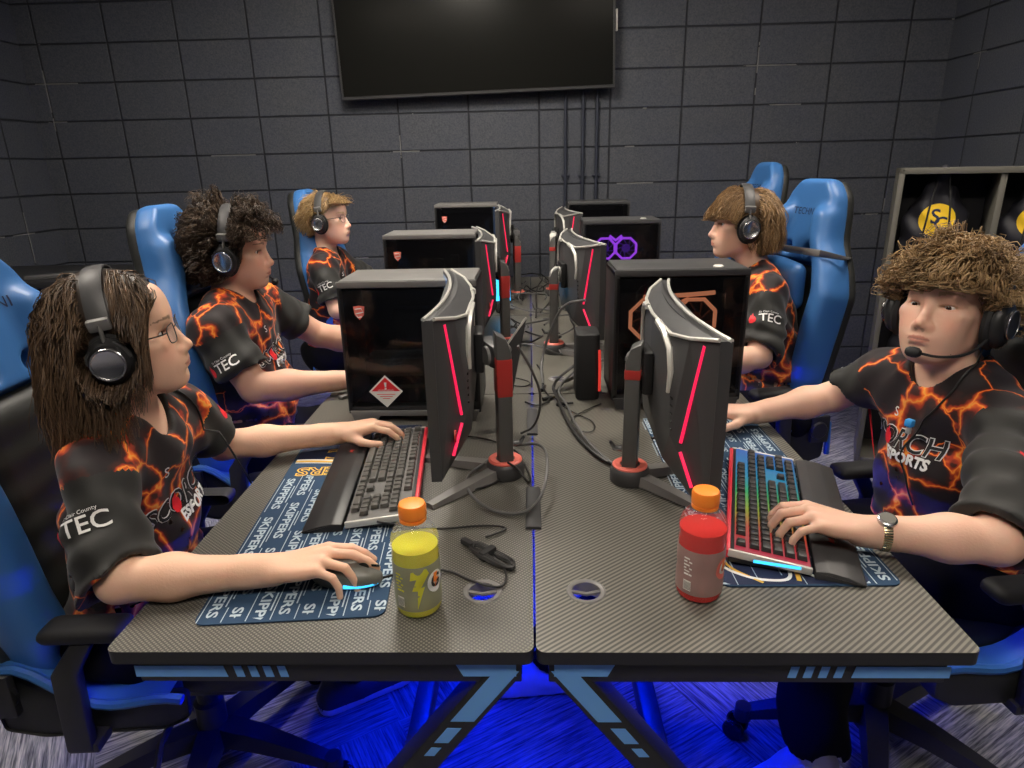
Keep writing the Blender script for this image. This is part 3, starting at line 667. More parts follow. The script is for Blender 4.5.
# ================================================================ MONITORS
def make_monitor(label, bright=True):
    r = empty('curved_monitor', (0, 0, 0), 0, label, 'monitor', 'curved monitors along the desks'); HW, H = .30, .315
    yf = lambda x: -.030 * (x / HW) ** 2
    b = MB(); n = 24; vs = []; fs = []
    for i in range(n + 1):
        x = -HW + 2 * HW * i / n
        for dy, z in ((0, -H), (.020, -H), (.020, 0), (0, 0)): vs.append((x, yf(x) + dy, z))
    for i in range(n):
        for k in range(4): fs.append((i * 4 + k, i * 4 + 4 + k, i * 4 + 4 + (k + 1) % 4, i * 4 + (k + 1) % 4))
    fs += [(0, 1, 2, 3), (n * 4 + 3, n * 4 + 2, n * 4 + 1, n * 4)]; b.add(vs, fs); b.build('bezel', M['dgrey'], r)
    b = MB(); vs = []; fs = []
    for i in range(n + 1):
        x = (-HW + .008) + 2 * (HW - .008) * i / n; vs += [(x, yf(x) - .0008, -H + .02), (x, yf(x) - .0008, -.008)]
    for i in range(n): fs.append((i * 2, i * 2 + 1, i * 2 + 3, i * 2 + 2))
    b.add(vs, fs); b.build('screen', M['screen'], r)
    I = [(.165, -.022), (.205, -.20), (.14, -.275)]
    pts = [(sx * HW, -.010, z) for sx in (-1, 1) for z in (0, -H)] + [(sx * .15, .012, z) for sx in (-1, 1) for z in (0, -H)]
    pts += [(sx * x, .045, z) for x, z in I for sx in (-1, 1)] + [(0, .055, -.02), (0, .055, -.2)] + [(sx * .24, .026, -.012) for sx in (-1, 1)]
    b = MB(); b.hull(pts, .002); b.build('back_housing', M['dgrey'], r)
    # silver trim: front curve, rear arc and the short edge of each end
    t = MB(); t.tube([(x, yf(x) + .003, .0015) for x in np.linspace(-HW, HW, 21)], .0038, 6); t.tube([(sx_, y_, z_) for sx_, y_, z_ in [(-HW, -.008, .002), (-.24, .026, -.010), (-.165, .045, -.020), (-.08, .051, -.018), (0, .055, -.017), (.08, .051, -.018), (.165, .045, -.020), (.24, .026, -.010), (HW, -.008, .002)]], .0036, 6)
    for sx in (-1, 1):
        t.tube([(sx * .07, .054, -.018), (sx * .13, .050, -.024), (sx * .175, .047, -.045), (sx * .19, .046, -.085), (sx * .185, .048, -.125)], [.007, .0075, .007, .006, .004], 6)
    t.build('silver_trim', M['silver'], r)
    P = lambda sx, s, z: Vector((sx * (HW * (1 - s) + (.175 + .025 * min(1, -z / .2)) * s), -.010 * (1 - s) + .045 * s, z - .012 * s))
    for sx in (-1, 1):
        l = MB()
        for (s0, z0, s1, z1) in ((.26, -.012, .66, -.195), (.66, -.213, .34, -.272)):
            a, c = P(sx, s0, z0), P(sx, s1, z1); nn = Vector((sx * .52, .85, 0)); l.tube([a + nn * .004, c + nn * .004], .0032, 6)
        l.build('red_light_line', M['pink'] if bright else M['pinkd'], r)
        v = MB()
        for k in range(5): a = P(sx, .92, -.12 - k * .014); v.box(a + Vector((0, .003, 0)), (.014, .003, .003), .001)
        v.build('vent', M['blackg'], r)
    d = MB(); d.lathe([(0, .004), (.012, .004), (.013, 0)], P(1, .45, -.235), 16, 'y'); d.build('logo_badge', M['redp'], r)
    # mount on the back
    a = MB(); a.box((0, .064, -.135), (.09, .02, .09), .004); a.build('mount_plate', M['black'], r)
    return r
def make_stand(label, band, zt=1.06):
    r = empty('monitor_stand', (0, 0, 0), 0, label, 'stand', 'monitor stands on the desks')
    p = MB(); p.prism([(-.016, .012), (.016, .012), (.016, zt - DZ - .03), (.006, zt - DZ), (-.016, zt - DZ + .012)], 'x', -.024, .024, .004); po = p.build('pole', M['pole'], r)
    q = MB(); q.box((0, 0, band[0] - DZ), (.050, .034, band[1]), .003); q.build('red_band', M['redp'], po)
    c = MB(); c.hull([(-.019, -.017, zt - DZ - .006), (.019, -.017, zt - DZ - .006), (-.019, -.017, zt - DZ + .014), (.019, -.017, zt - DZ + .014), (-.019, .017, zt - DZ - .028), (.019, .017, zt - DZ - .028), (-.019, .017, zt - DZ - .020), (.019, .017, zt - DZ - .02)], .002); c.build('pole_cap', M['mgrey'], po)
    h = MB(); h.lathe([(0, .0), (.040, .0), (.043, .004), (.043, .028), (.038, .036), (.036, .037), (0, .037)], (0, 0, 0), 32); h.build('hub', M['dgrey'], r)
    g = MB(); g.lathe([(.022, .037), (.022, .041), (.034, .042), (.038, .039), (.038, .034)], (0, 0, 0), 32); g.build('red_ring', M['ringr'], r)
    for sx in (-1, 1):
        l = MB(); a = R_(-90 + sx * 34); ca, sa = math.cos(a), math.sin(a); vs = []; L = .215
        for rr, z0, z1, w in ((.03, .003, .026, .017), (.12, .003, .019, .015), (L, .001, .009, .012)):
            for dw, z in ((-w, z0), (w, z0), (w * .8, z1), (-w * .8, z1)): vs.append((ca * rr - sa * dw, sa * rr + ca * dw, z))
        l.add(vs, [(i * 4 + j, i * 4 + (j + 1) % 4, i * 4 + 4 + (j + 1) % 4, i * 4 + 4 + j) for i in range(2) for j in range(4)] + [(3, 2, 1, 0), (8, 9, 10, 11)]); l.build('foot', M['mgrey'], r)
    k = MB(); k.tube([(0, .018, .075), (0, .035, .075), (0, .045, .09)], [.012, .010, .006], 8, flat=.5); k.build('cable_clip', M['black'], r)
    return r
M['pole'] = mat('graphite stand', (.085, .085, .083), .4)
mon0 = make_monitor('dark curved monitor with red light line, nearest on the left desk'); 
stn0 = make_stand('dark monitor stand with long red band and red ring base, nearest left monitor', (.985, .085), 1.07)
def put_mon(m, cx, cy, z, rz, sx, sy, zt, srz=None):
    m.location = (cx, cy, z); m.rotation_euler = (0, 0, R_(rz))
def arm_part(st, mx, my, mz, mtl):
    inv = st.matrix_basis.inverted(); d = Vector((mx - st.location.x, my - st.location.y, 0)); ang = math.atan2(d.y, d.x) - st.rotation_euler.z; L = max(.045, d.length - .004)
    a = MB(); a.prism([(.0, -.032), (.034, -.036), (L, -.012), (L, .020), (.015, .014)], 'y', -.016, .016, .003); o = a.build('monitor_arm', mtl, st); o.location = (0, 0, mz - DZ); o.rotation_euler = (0, 0, ang)
    h = MB(); h.lathe([(0, .022), (.02, .022), (.022, .018), (.022, -.018), (.02, -.022), (0, -.022)], (L * .5, 0, -.012), 20, 'y'); h.build('hinge', M['mgrey'], o)
MONS = [(-.182, .655, 1.158, -86.5, -.062, .575), (.303, .55, 1.140, 88.0, .213, .541), (-.195, 1.86, 1.168, -84, -.10, 1.70), (.180, 1.67, 1.168, 97, .085, 1.60), (-.16, 2.78, 1.215, -86, -.07, 2.68), (.205, 2.85, 1.19, 95, .12, 2.75)]
mlab = ['', 'dark curved monitor with red light line and silver rim, nearest on the right desk', 'dark curved monitor with dim red line, middle of the left row', 'dark curved monitor with bright red line, middle of the right row', 'dark curved monitor farthest along the left row near the back wall', 'dark curved monitor farthest along the right row, its tip above the purple lit computer']
slab = ['', 'dark monitor stand with short red band behind the nearest right monitor', 'dark monitor stand with red band, middle of the left row', 'dark monitor stand with red band, middle of the right row', 'thin dark monitor stand with red band, farthest left', 'thin dark monitor stand, farthest right']
stn1 = make_stand(slab[1], (1.0, .022), 1.055)
PR = [stn0, stn1]
for i, (x, y, z, rz, sx, sy) in reversed(list(enumerate(MONS))):
    m = mon0 if i == 0 else copy_tree(mon0, label=mlab[i]); m.location = (x, y, z); m.rotation_euler = (0, 0, R_(rz))
    s = stn0 if i == 0 else stn1 if i == 1 else copy_tree(PR[i % 2], label=slab[i]); s.location = (sx, sy, DZ); s.rotation_euler = (0, 0, R_(rz + (8 if i % 2 == 0 else -12)))
    k = Vector((x, y, 0)) + Matrix.Rotation(R_(rz), 3, 'Z') @ Vector((0, .075, 0)); bpy.context.view_layer.update()
    arm_part(s, k.x, k.y, z - .125, M['silver'] if i % 2 else M['dgrey'])

# ================================================================ COMPUTERS
def fan_ring(mb, cx, cz, r, w, n=8, y=.02):
    pts = [(cx + r * math.cos(2 * PI * (k + .5) / n), y, cz + r * math.sin(2 * PI * (k + .5) / n)) for k in range(n + 1)]; mb.tube(pts, w, 6)
def make_pc(x, y, w, h, label, kind, rz=0, d=.21):
    r = empty('desktop_computer', (x, y, DZ), R_(rz), label, 'computer', 'black desktop computers between the monitors')
    b = MB(); t = .014
    b.box((w / 2, d / 2, h - t / 2), (w, d, t), .003); b.box((w / 2, d / 2, .035), (w, d, .02), .003); b.box((w / 2, d - t / 2, h / 2 + .015), (w - .005, t, h - .05), .002)
    for xx in (t / 2, w - t / 2): b.box((xx, d / 2, h / 2 + .015), (t, d, h - .035), .002)
    b.build('case', M['black'], r)
    b = MB(); b.prism([(.015, 0), (.075, 0), (.085, .018), (w - .085, .018), (w - .075, 0), (w - .015, 0), (w - .004, .034), (.004, .034)], 'y', -.004, d, .002); b.build('base_feet', M['mgrey'] if kind in 'LM' else M['dgrey'], r)
    tb = MB(); tb.box((w / 2, d / 2, h + .003), (w - .01, d - .01, .006), .002); tb.box((w / 2, .002, h - .004), (w, .006, .016), .001); tb.build('top_panel', M['mgrey'] if kind in 'LM' else M['dgrey'], r)
    MB().box((w / 2, .0, h / 2 + .02), (w - .012, .004, h - .075), .001).build('side_glass', M['glasspc'], r)
    bd = MB(); bd.box((w / 2, d - .03, h / 2 + .02), (w - .05, .006, h - .10), .001); bd.box((w * .45, d - .06, h * .62), (.10, .05, .10), .004); bd.box((w * .72, d - .05, h * .55), (.03, .03, h * .45), .002); bd.build('motherboard', M['blackm'], r)
    gp = MB(); gp.box((w * .42, .11, h * .36), (w * .62, .10, .05), .004); gp.build('graphics_card', M['dgrey'], r)
    if kind in 'LM':
        lg = MB(); sc = .015; cx, cz = .055, h - .075
        lg.prism([(cx - sc, cz + sc), (cx, cz + sc * 1.15), (cx + sc, cz + sc), (cx + sc * .8, cz - sc * .5), (cx, cz - sc * 1.35), (cx - sc * .8, cz - sc * .5)], 'y', -.0032, -.0022); lgo = lg.build('shield_badge', M['ringr'], r)
        l2 = MB(); l2.tube([(cx - .010, -.004, cz + .008), (cx + .006, -.004, cz + .010), (cx + .011, -.004, cz), (cx - .009, -.004, cz - .004), (cx - .004, -.004, cz - .014), (cx + .006, -.004, cz - .012)], .0016, 5); l2.build('dragon_mark', M['white'], lgo)
    if kind == 'L':
        q = MB(); cx, cz, s = .108, .090, .046
        q.prism([(cx, cz + s), (cx + s, cz), (cx, cz - s), (cx - s, cz)], 'y', -.0036, -.0026); st = q.build('warning_sticker', M['whitesticker'], r)
        q = MB(); s2 = .040; q.prism([(cx, cz + s2), (cx + s2 * .98, cz + .001), (cx - s2 * .98, cz + .001)], 'y', -.0042, -.0036); q.build('red_triangle', M['redink'], st)
        q = MB(); q.prism([(cx - .0035, cz + .026), (cx + .0035, cz + .026), (cx + .002, cz + .013), (cx - .002, cz + .013)], 'y', -.0048, -.0042); q.box((cx, -.0045, cz + .0085), (.005, .0006, .005)); 
        flat_text(q, 'WARNING', .009, lambda a, c, e: (cx + a, -.0048, cz + .0035 + c * .8)); q.build('warning_mark', M['white'], st)
        q = MB()
        for k in range(3): q.box((cx, -.0039, cz - .008 - k * .006), (.05 - k * .015, .0006, .0016))
        q.build('small_print', M['redink'], st)
        q = MB(); q.lathe([(.047, -.006), (.047, .006), (.058, .006), (.058, -.006), (.047, -.006)], (.285, .012, .135), 40, 'y'); q.build('fan_light_ring', M['ringlight'], r)
        q = MB(); q.lathe([(.0, 0), (.018, .004), (.02, .01)], (.285, .02, .135), 20, 'y')
        for k in range(7): a = 2 * PI * k / 7; q.tube([(.285 + .018 * math.cos(a), .022, .135 + .018 * math.sin(a)), (.285 + .045 * math.cos(a + .5), .018, .135 + .045 * math.sin(a + .5))], [.006, .010], 6, flat=.3)
        q.box((.285, .05, .215), (.15, .08, .006)); q.build('fan', M['blackm'], r)
    if kind in 'AP':
        led, dim = (M['orangeled'], M['orangedim']) if kind == 'A' else (M['purpleled'], M['purpledim']); c1, c2, cz, rr = (.28 * w, .62 * w, h * .66, .058) if kind == 'A' else (.10, .195, h * .72, .048)
        q = MB(); fan_ring(q, c1, cz, rr, .0055, 8, .014); fan_ring(q, c2, cz, rr, .0055, 8, .014); q.tube([(c1 + .02, .014, cz + .056), ((c1 + c2) / 2, .014, cz + .036), (c2 - .02, .014, cz + .056)], .006, 6)
        if kind == 'A': q.tube([(c1 - .02, .016, cz + .062), ((c1 + c2) / 2 + .03, .016, cz + .066), (c2 + .03, .016, cz + .070), (c2 + .05, .016, cz + .072)], .006, 6)
        q.build('fan_shroud_lights', led, r)
        q = MB()
        for c in (c1, c2):
            q.lathe([(0, 0), (.017, 0), (.019, .006)], (c, .014, cz), 20, 'y')
            for k in range(9): a = 2 * PI * k / 9; q.tube([(c + .018 * math.cos(a), .018, cz + .018 * math.sin(a)), (c + .046 * math.cos(a + .5), .018, cz + .046 * math.sin(a + .5))], [.004, .008], 6, flat=.3)
        q.build('fan', dim, r)
        q = MB(); q.box(((c1 + c2) / 2, .035, cz), (w * .8, .02, .14), .004); q.build('fan_shroud', M['blackm'], r)
    if kind in 'AP':
        k = MB(); k.lathe([(0, .006), (.010, .006), (.014, .003), (.014, 0)], (w * .78, .03, h + .006), 16); k.build('power_button', M['silver'], r)
    return r
make_pc(-.505, .905, .365, .385, 'black computer with warning diamond sticker and rainbow fan ring, nearest on the left', 'L')
make_pc(.226, .985, .360, .390, 'black computer with amber lit twin fans, nearest on the right', 'A', 0)
make_pc(-.574, 1.80, .364, .418, 'black computer with small red shield badge, middle of the left row', 'M')
make_pc(.235, 2.20, .345, .428, 'black computer with purple lit twin fans, middle of the right row', 'P')
make_pc(-.529, 2.95, .350, .472, 'black computer with red badge by the back wall, farthest left', 'M')  # badge is plain red without emission
make_pc(.215, 3.05, .350, .468, 'plain black computer by the back wall, farthest right', 'N')
# small upright black box with a red lit edge beside the amber computer
o = empty('upright_box', (.165, 1.12, DZ), 0, 'narrow upright black box with red lit edge left of the amber lit computer', 'box')
b = MB(); b.prism(rrect(-.035, .035, -.06, .06, .018), 'z', 0, .20, .006); b.build('body', M['blackm'], o)
b = MB(); b.tube([(.034, -.060, .03), (.034, -.060, .10), (.032, -.060, .155)], .004, 8); b.build('red_strip', M['redled'], o)
# dark tilted panel leaning behind the nearest left stand
o = empty('tablet', (-.03, .84, DZ), R_(0), 'thin dark panel standing tilted behind the nearest left monitor stand', 'tablet')
b = MB(); b.hull([(x, y, z) for x, z in ((-.050, .205), (.018, .30), (-.028, .06), (-.055, .07)) for y in (-.004, .006)], .002); b.box((-.042, .001, .036), (.03, .03, .072), .003); b.build('panel', M['dgrey'], o)
b = MB(); b.tube([(-.050, -.001, .208), (.018, -.001, .303)], .003, 6); b.build('silver_edge', M['silver'], o)
# small lit phone among cables
o = empty('phone', (-.135, 2.32, DZ + .06), R_(12), 'small phone with pale blue screen propped among the cables', 'phone')
b = MB(); b.box((0, 0, .05), (.085, .010, .12), .004); b.build('body', M['black'], o); b = MB(); b.box((0, -.0058, .05), (.075, .001, .105)); b.build('screen', M['rgbb'], o); o.rotation_euler = (R_(-12), 0, R_(8))
b = MB(); b.box((0, .02, -.03), (.06, .06, .06), .008); b.build('cradle', M['blackm'], o)
# ================================================================ DESK MATS
def pad_mat():
    m = mat('navy cloth mat', (.028, .058, .11), .85, spec=.2); bump_noise(m, 900, .2, .0008); return m
M['pad'] = pad_mat()
def make_pad(w, l, kind):       # local x along the length (user's right), y away from the user
    r = empty('desk_mat', (0, 0, 0), 0)
    MB().prism(rrect(-l / 2, l / 2, -w / 2, w / 2, .018), 'z', 0, .003, .0008).build('mat', M['pad'], r)
    p = MB(); q = MB(); z = .0034; row = 0; y = -w / 2 + .022
    while y < w / 2 - .01:
        x = -l / 2 + .012 - (row % 3) * .057; x0 = x + (.29 if kind == 'L' else 0)
        xs = x0 if kind == 'L' else x
        while xs < l / 2 - .005:
            vs, fs = text_data('SKIPPERS', .0235, align='LEFT', bold=.0006); vs = [Vector((v.x * 1.5, v.y, 0)) for v in vs]
            lim0, lim1 = -l / 2 + .003 + (.285 if kind == 'L' else 0), l / 2 - .003
            if xs > lim0 - .09:
                for f in fs:
                    c = sum(vs[i].x for i in f) / len(f) + xs
                    if lim0 < c < lim1 - .004 and max(vs[i].x for i in f) + xs < lim1: p.add([(vs[i].x + xs, vs[i].y + y, z) for i in f], [tuple(range(len(f)))])
                a, b_ = max(xs, lim0), min(xs + .150, lim1)
                if b_ - a > .01: q.box(((a + b_) / 2, y - .0165, z), (b_ - a, .0014, .0003))
                if b_ - a > .05: q.box(((a + b_) / 2, y + .0155, z), ((b_ - a) * .5, .0022, .0003))
            xs += .172
        y += .0375; row += 1
    pr = p.build('skippers_lettering', M['paleblue'], r, smooth=False); q.build('small_lettering', M['paleblue'], r, smooth=False)
    # crest with gold lettering at the left end (L) or gold and white loops at the near end (R)
    if kind == 'L':
        e = MB(); cx = -l / 2 + .185
        e.prism([(-l / 2 + .004, -w / 2 + .006)] + [(cx + .035 - .02 * math.cos(t * PI), -w / 2 + .006 + (w - .012) * t) for t in np.linspace(0, 1, 12)] + [(-l / 2 + .004, w / 2 - .006)], 'z', .0031, .0035); e.build('crest_field', M['navy_ink'], r)
        for dx, mt, wd in ((.0, 'white', .0035), (.008, 'gold_ink', .004), (.016, 'white', .0022)):
            g = MB(); g.tube([(cx + .038 + dx - .02 * math.cos(t * PI), -w / 2 + .008 + (w - .016) * t, .0036) for t in np.linspace(0, 1, 16)], wd, 6, flat=.15); g.build('crest_band', M[mt], r)
        g = MB(); flat_text(g, 'SKIPPERS', .060, lambda a, c, e: (cx + .082 + c * .95, .0 - a * 1.05, .0040), bold=.0028); g.build('gold_lettering', M['gold_ink'], r)
        g = MB(); flat_text(g, 'SKIPPERS', .060, lambda a, c, e: (cx + .082 + c * .95, .0 - a * 1.05, .0043), off=-.0006); g.build('navy_lettering', M['navy_ink'], r)
        g = MB(); flat_text(g, 'STC', .085, lambda a, c, e: (cx - .01 + c, -a, .0040), bold=.003); g.build('crest_letters', M['gold_ink'], r)
        g = MB(); flat_text(g, 'STC', .085, lambda a, c, e: (cx - .01 + c, -a, .0043), off=-.001); g.build('crest_letters_fill', M['navy_ink'], r)
    else:
        g = MB(); L0 = -l / 2
        e = MB(); e.prism(rrect(L0 + .004, L0 + .19, -w / 2 + .05, w / 2 - .004, .016), 'z', .0031, .0035); e.build('crest_field', M['navy_ink'], r)
        def loop(pts, wd, mt):
            g = MB(); P2 = []
            for i in range(len(pts) - 1):
                a, b_ = pts[i], pts[i + 1]
                for t in np.linspace(0, 1, 6)[:-1]: P2.append((a[0] + (b_[0] - a[0]) * t, a[1] + (b_[1] - a[1]) * t))
            P2.append(pts[-1]); S = P2
            for _ in range(4): S = [S[0]] + [((S[i - 1][0] + S[i][0] * 2 + S[i + 1][0]) / 4, (S[i - 1][1] + S[i][1] * 2 + S[i + 1][1]) / 4) for i in range(1, len(S) - 1)] + [S[-1]]
            g.tube([(x, y, .0038) for x, y in S], wd, 6, flat=.12); g.build('logo_loop', M[mt], r)
        loop([(L0 + .10, w / 2 - .010), (L0 + .05, w / 2 - .014), (L0 + .016, w / 2 - .06), (L0 + .012, w / 2 - .11), (L0 + .03, w / 2 - .125), (L0 + .10, w / 2 - .125)], .0035, 'white')
        loop([(L0 + .10, w / 2 - .020), (L0 + .05, w / 2 - .025), (L0 + .008, w / 2 - .07)], .0028, 'gold_ink')
        loop([(L0 + .10, w / 2 - .135), (L0 + .045, w / 2 - .14), (L0 + .018, w / 2 - .165), (L0 + .018, w / 2 - .20), (L0 + .05, w / 2 - .235), (L0 + .15, w / 2 - .235)], .0035, 'white')
        loop([(L0 + .012, w / 2 - .130), (L0 + .06, w / 2 - .14), (L0 + .15, w / 2 - .138)], .0045, 'gold_ink')
        loop([(L0 + .02, w / 2 - .225), (L0 + .045, w / 2 - .245), (L0 + .16, w / 2 - .248)], .0045, 'gold_ink')
    return r
pd = make_pad(.295, .80, 'L'); pd.location = (-.412, .465, DZ); pd.rotation_euler = (0, 0, R_(-85.5)); tag(pd, 'navy SKIPPERS desk mat under the grey keyboard on the nearest left desk', 'desk mat')
pd = make_pad(.295, .76, 'R'); pd.location = (.452, .532, DZ); pd.rotation_euler = (0, 0, R_(90.5)); tag(pd, 'navy SKIPPERS desk mat under the rainbow lit keyboard on the nearest right desk', 'desk mat')

# ================================================================ KEYBOARDS
def make_keyboard(label, lit, edge):
    r = empty('keyboard', (0, 0, 0), 0, label, 'keyboard', ); L, Wd = .445, .135
    b = MB(); b.prism([(-Wd / 2, .004), (Wd / 2, .006), (Wd / 2, .028), (Wd / 2 - .012, .030), (-Wd / 2 + .004, .017), (-Wd / 2, .014)], 'x', -L / 2, L / 2, .002); b.build('body', M['black'], r)
    b = MB(); b.prism([(-Wd / 2 + .003, .0165), (Wd / 2 - .010, .0295), (Wd / 2 - .010, .0308), (-Wd / 2 + .003, .0178)], 'x', -L / 2 + .004, L / 2 - .004); b.build('top_plate', M['keyrgb'] if lit else M['mgrey'], r)
    b = MB(); b.box((0, Wd / 2 + .0, .022), (L, .008, .016), .002); b.build('back_edge', M[edge], r)
    for s in (-1, 1): b = MB(); b.box((s * (L / 2 - .001), 0, .018), (.006, Wd, .014), .002, M3=Matrix.Rotation(R_(5.6), 3, 'X')); b.build('side_rim', M['silver'], r)
    th = math.atan2(.013, Wd - .013); kz = lambda y: .0178 + (y + Wd / 2 - .003) * math.tan(th)
    U = .0188
    rows = [[(0, 1), (2, 1), (3, 1), (4, 1), (5, 1), (6.5, 1), (7.5, 1), (8.5, 1), (9.5, 1), (11, 1), (12, 1), (13, 1), (14, 1), (15.3, 1), (16.3, 1), (17.3, 1)],
            [(i, 1) for i in range(13)] + [(13, 2)] + [(15.3, 1), (16.3, 1), (17.3, 1)] + [(18.6, 1), (19.6, 1), (20.6, 1), (21.6, 1)],
            [(0, 1.5)] + [(1.5 + i, 1) for i in range(12)] + [(13.5, 1.5)] + [(15.3, 1), (16.3, 1), (17.3, 1)] + [(18.6, 1), (19.6, 1), (20.6, 1)],
            [(0, 1.75)] + [(1.75 + i, 1) for i in range(11)] + [(12.75, 2.25)] + [(18.6, 1), (19.6, 1), (20.6, 1)],
            [(0, 2.25)] + [(2.25 + i, 1) for i in range(10)] + [(12.25, 2.75)] + [(16.3, 1)] + [(18.6, 1), (19.6, 1), (20.6, 1), (21.6, 1)],
            [(0, 1.25), (1.25, 1.25), (2.5, 1.25), (3.75, 6.25), (10, 1.25), (11.25, 1.25), (12.5, 1.25), (13.75, 1.25), (15.3, 1), (16.3, 1), (17.3, 1), (18.6, 2), (20.6, 1)]]
    cache = {}
    def key(w):
        if w not in cache:
            m = MB(); ww = w * U - .0026; m.hull([(sx * ww / 2, sy * .0085, 0) for sx in (-1, 1) for sy in (-1, 1)] + [(sx * (ww / 2 - .0020), sy * .0064 + .0006, .0088) for sx in (-1, 1) for sy in (-1, 1)], .0008)
            o = m.build('key', M['keyl'] if not lit else M['keycap'], r, auto=60); cache[w] = o.data; return o
        o = bpy.data.objects.new('key', cache[w]); COL.objects.link(o); o.parent = r; return o
    nk = 0
    for ri, row in enumerate(rows):
        y = Wd / 2 - .0235 - ri * .0192 - (.003 if ri else 0)
        for (x, w) in row:
            if nk >= 100 and False: break
            o = key(w); o.location = (-L / 2 + .013 + (x + w / 2) * U * .985, y + .003, kz(y) + .0015); o.rotation_euler = (th, 0, 0); nk += 1
    # wrist rest
    b = MB(); ys = -Wd / 2 - .004
    b.prism([(ys - .078, .0), (ys, .0), (ys, .016), (ys - .02, .018), (ys - .05, .013), (ys - .078, .004)], 'x', -L / 2 - .004, L / 2 + .004, .003); wr = b.build('wrist_rest', M['dgrey'] if lit else M['black'], r)
    b = MB(); b.prism([(-.008, -.004), (.004, -.005), (.009, .005), (0, .001), (-.004, .006)], 'z', 0, .0006); o = b.build('logo', M['redp'], wr); o.location = (-.12, ys - .035, .0165)
    return r
kb = make_keyboard('dark keyboard with grey keys and red rear edge on the nearest left desk', False, 'pinkd'); kb.location = (-.318, .557, DZ + .003); kb.rotation_euler = (0, 0, R_(-84.3))
kb2 = make_keyboard('rainbow backlit black keyboard on the nearest right desk', True, 'pinkd'); kb2.location = (.462, .405, DZ + .003); kb2.rotation_euler = (0, 0, R_(73))
for o in (kb, kb2): o['group'] = 'keyboards on the near desks'
b = MB(); b.box((-.2232, -.012, .016), (.004, .075, .006), .001); b.build('corner_light', M['rgbb'], kb2)

# mouse
def make_mouse(loc, rz, label):
    r = empty('computer_mouse', loc, R_(rz), label, 'mouse'); F = Field(); F.ell((0, 0, .010), (.062, .031, .028), k=0); F.plane((0, 0, .002), (0, 0, -1)); F.ell((-.01, .036, .018), (.04, .010, .012), k=.006, op='s'); F.ell((-.01, -.036, .018), (.04, .010, .012), k=.006, op='s')
    V, Q = polygonise(F, (-.07, -.04, -.005), (.07, .04, .045), .003); np_mesh('shell', V, Q, M['mousetop'], r)
    b = MB(); b.tube([(.058 * math.cos(a), .0285 * math.sin(a), .008) for a in np.linspace(-1.5, 1.5, 14)], .0035, 6); b.build('light_strip', M['rgbb'], r)
    b = MB(); b.lathe([(0, -.004), (.009, -.004), (.009, .004), (0, .004)], (.032, 0, .031), 16, 'y'); b.build('scroll_wheel', M['black'], r)
    b = MB(); b.box((.036, 0, .0335), (.045, .0012, .004)); b.build('button_gap', M['blackg'], r); return r
make_mouse((-.315, .168, DZ + .003), -6, 'black and grey mouse with blue light strip under the hand on the left mat')

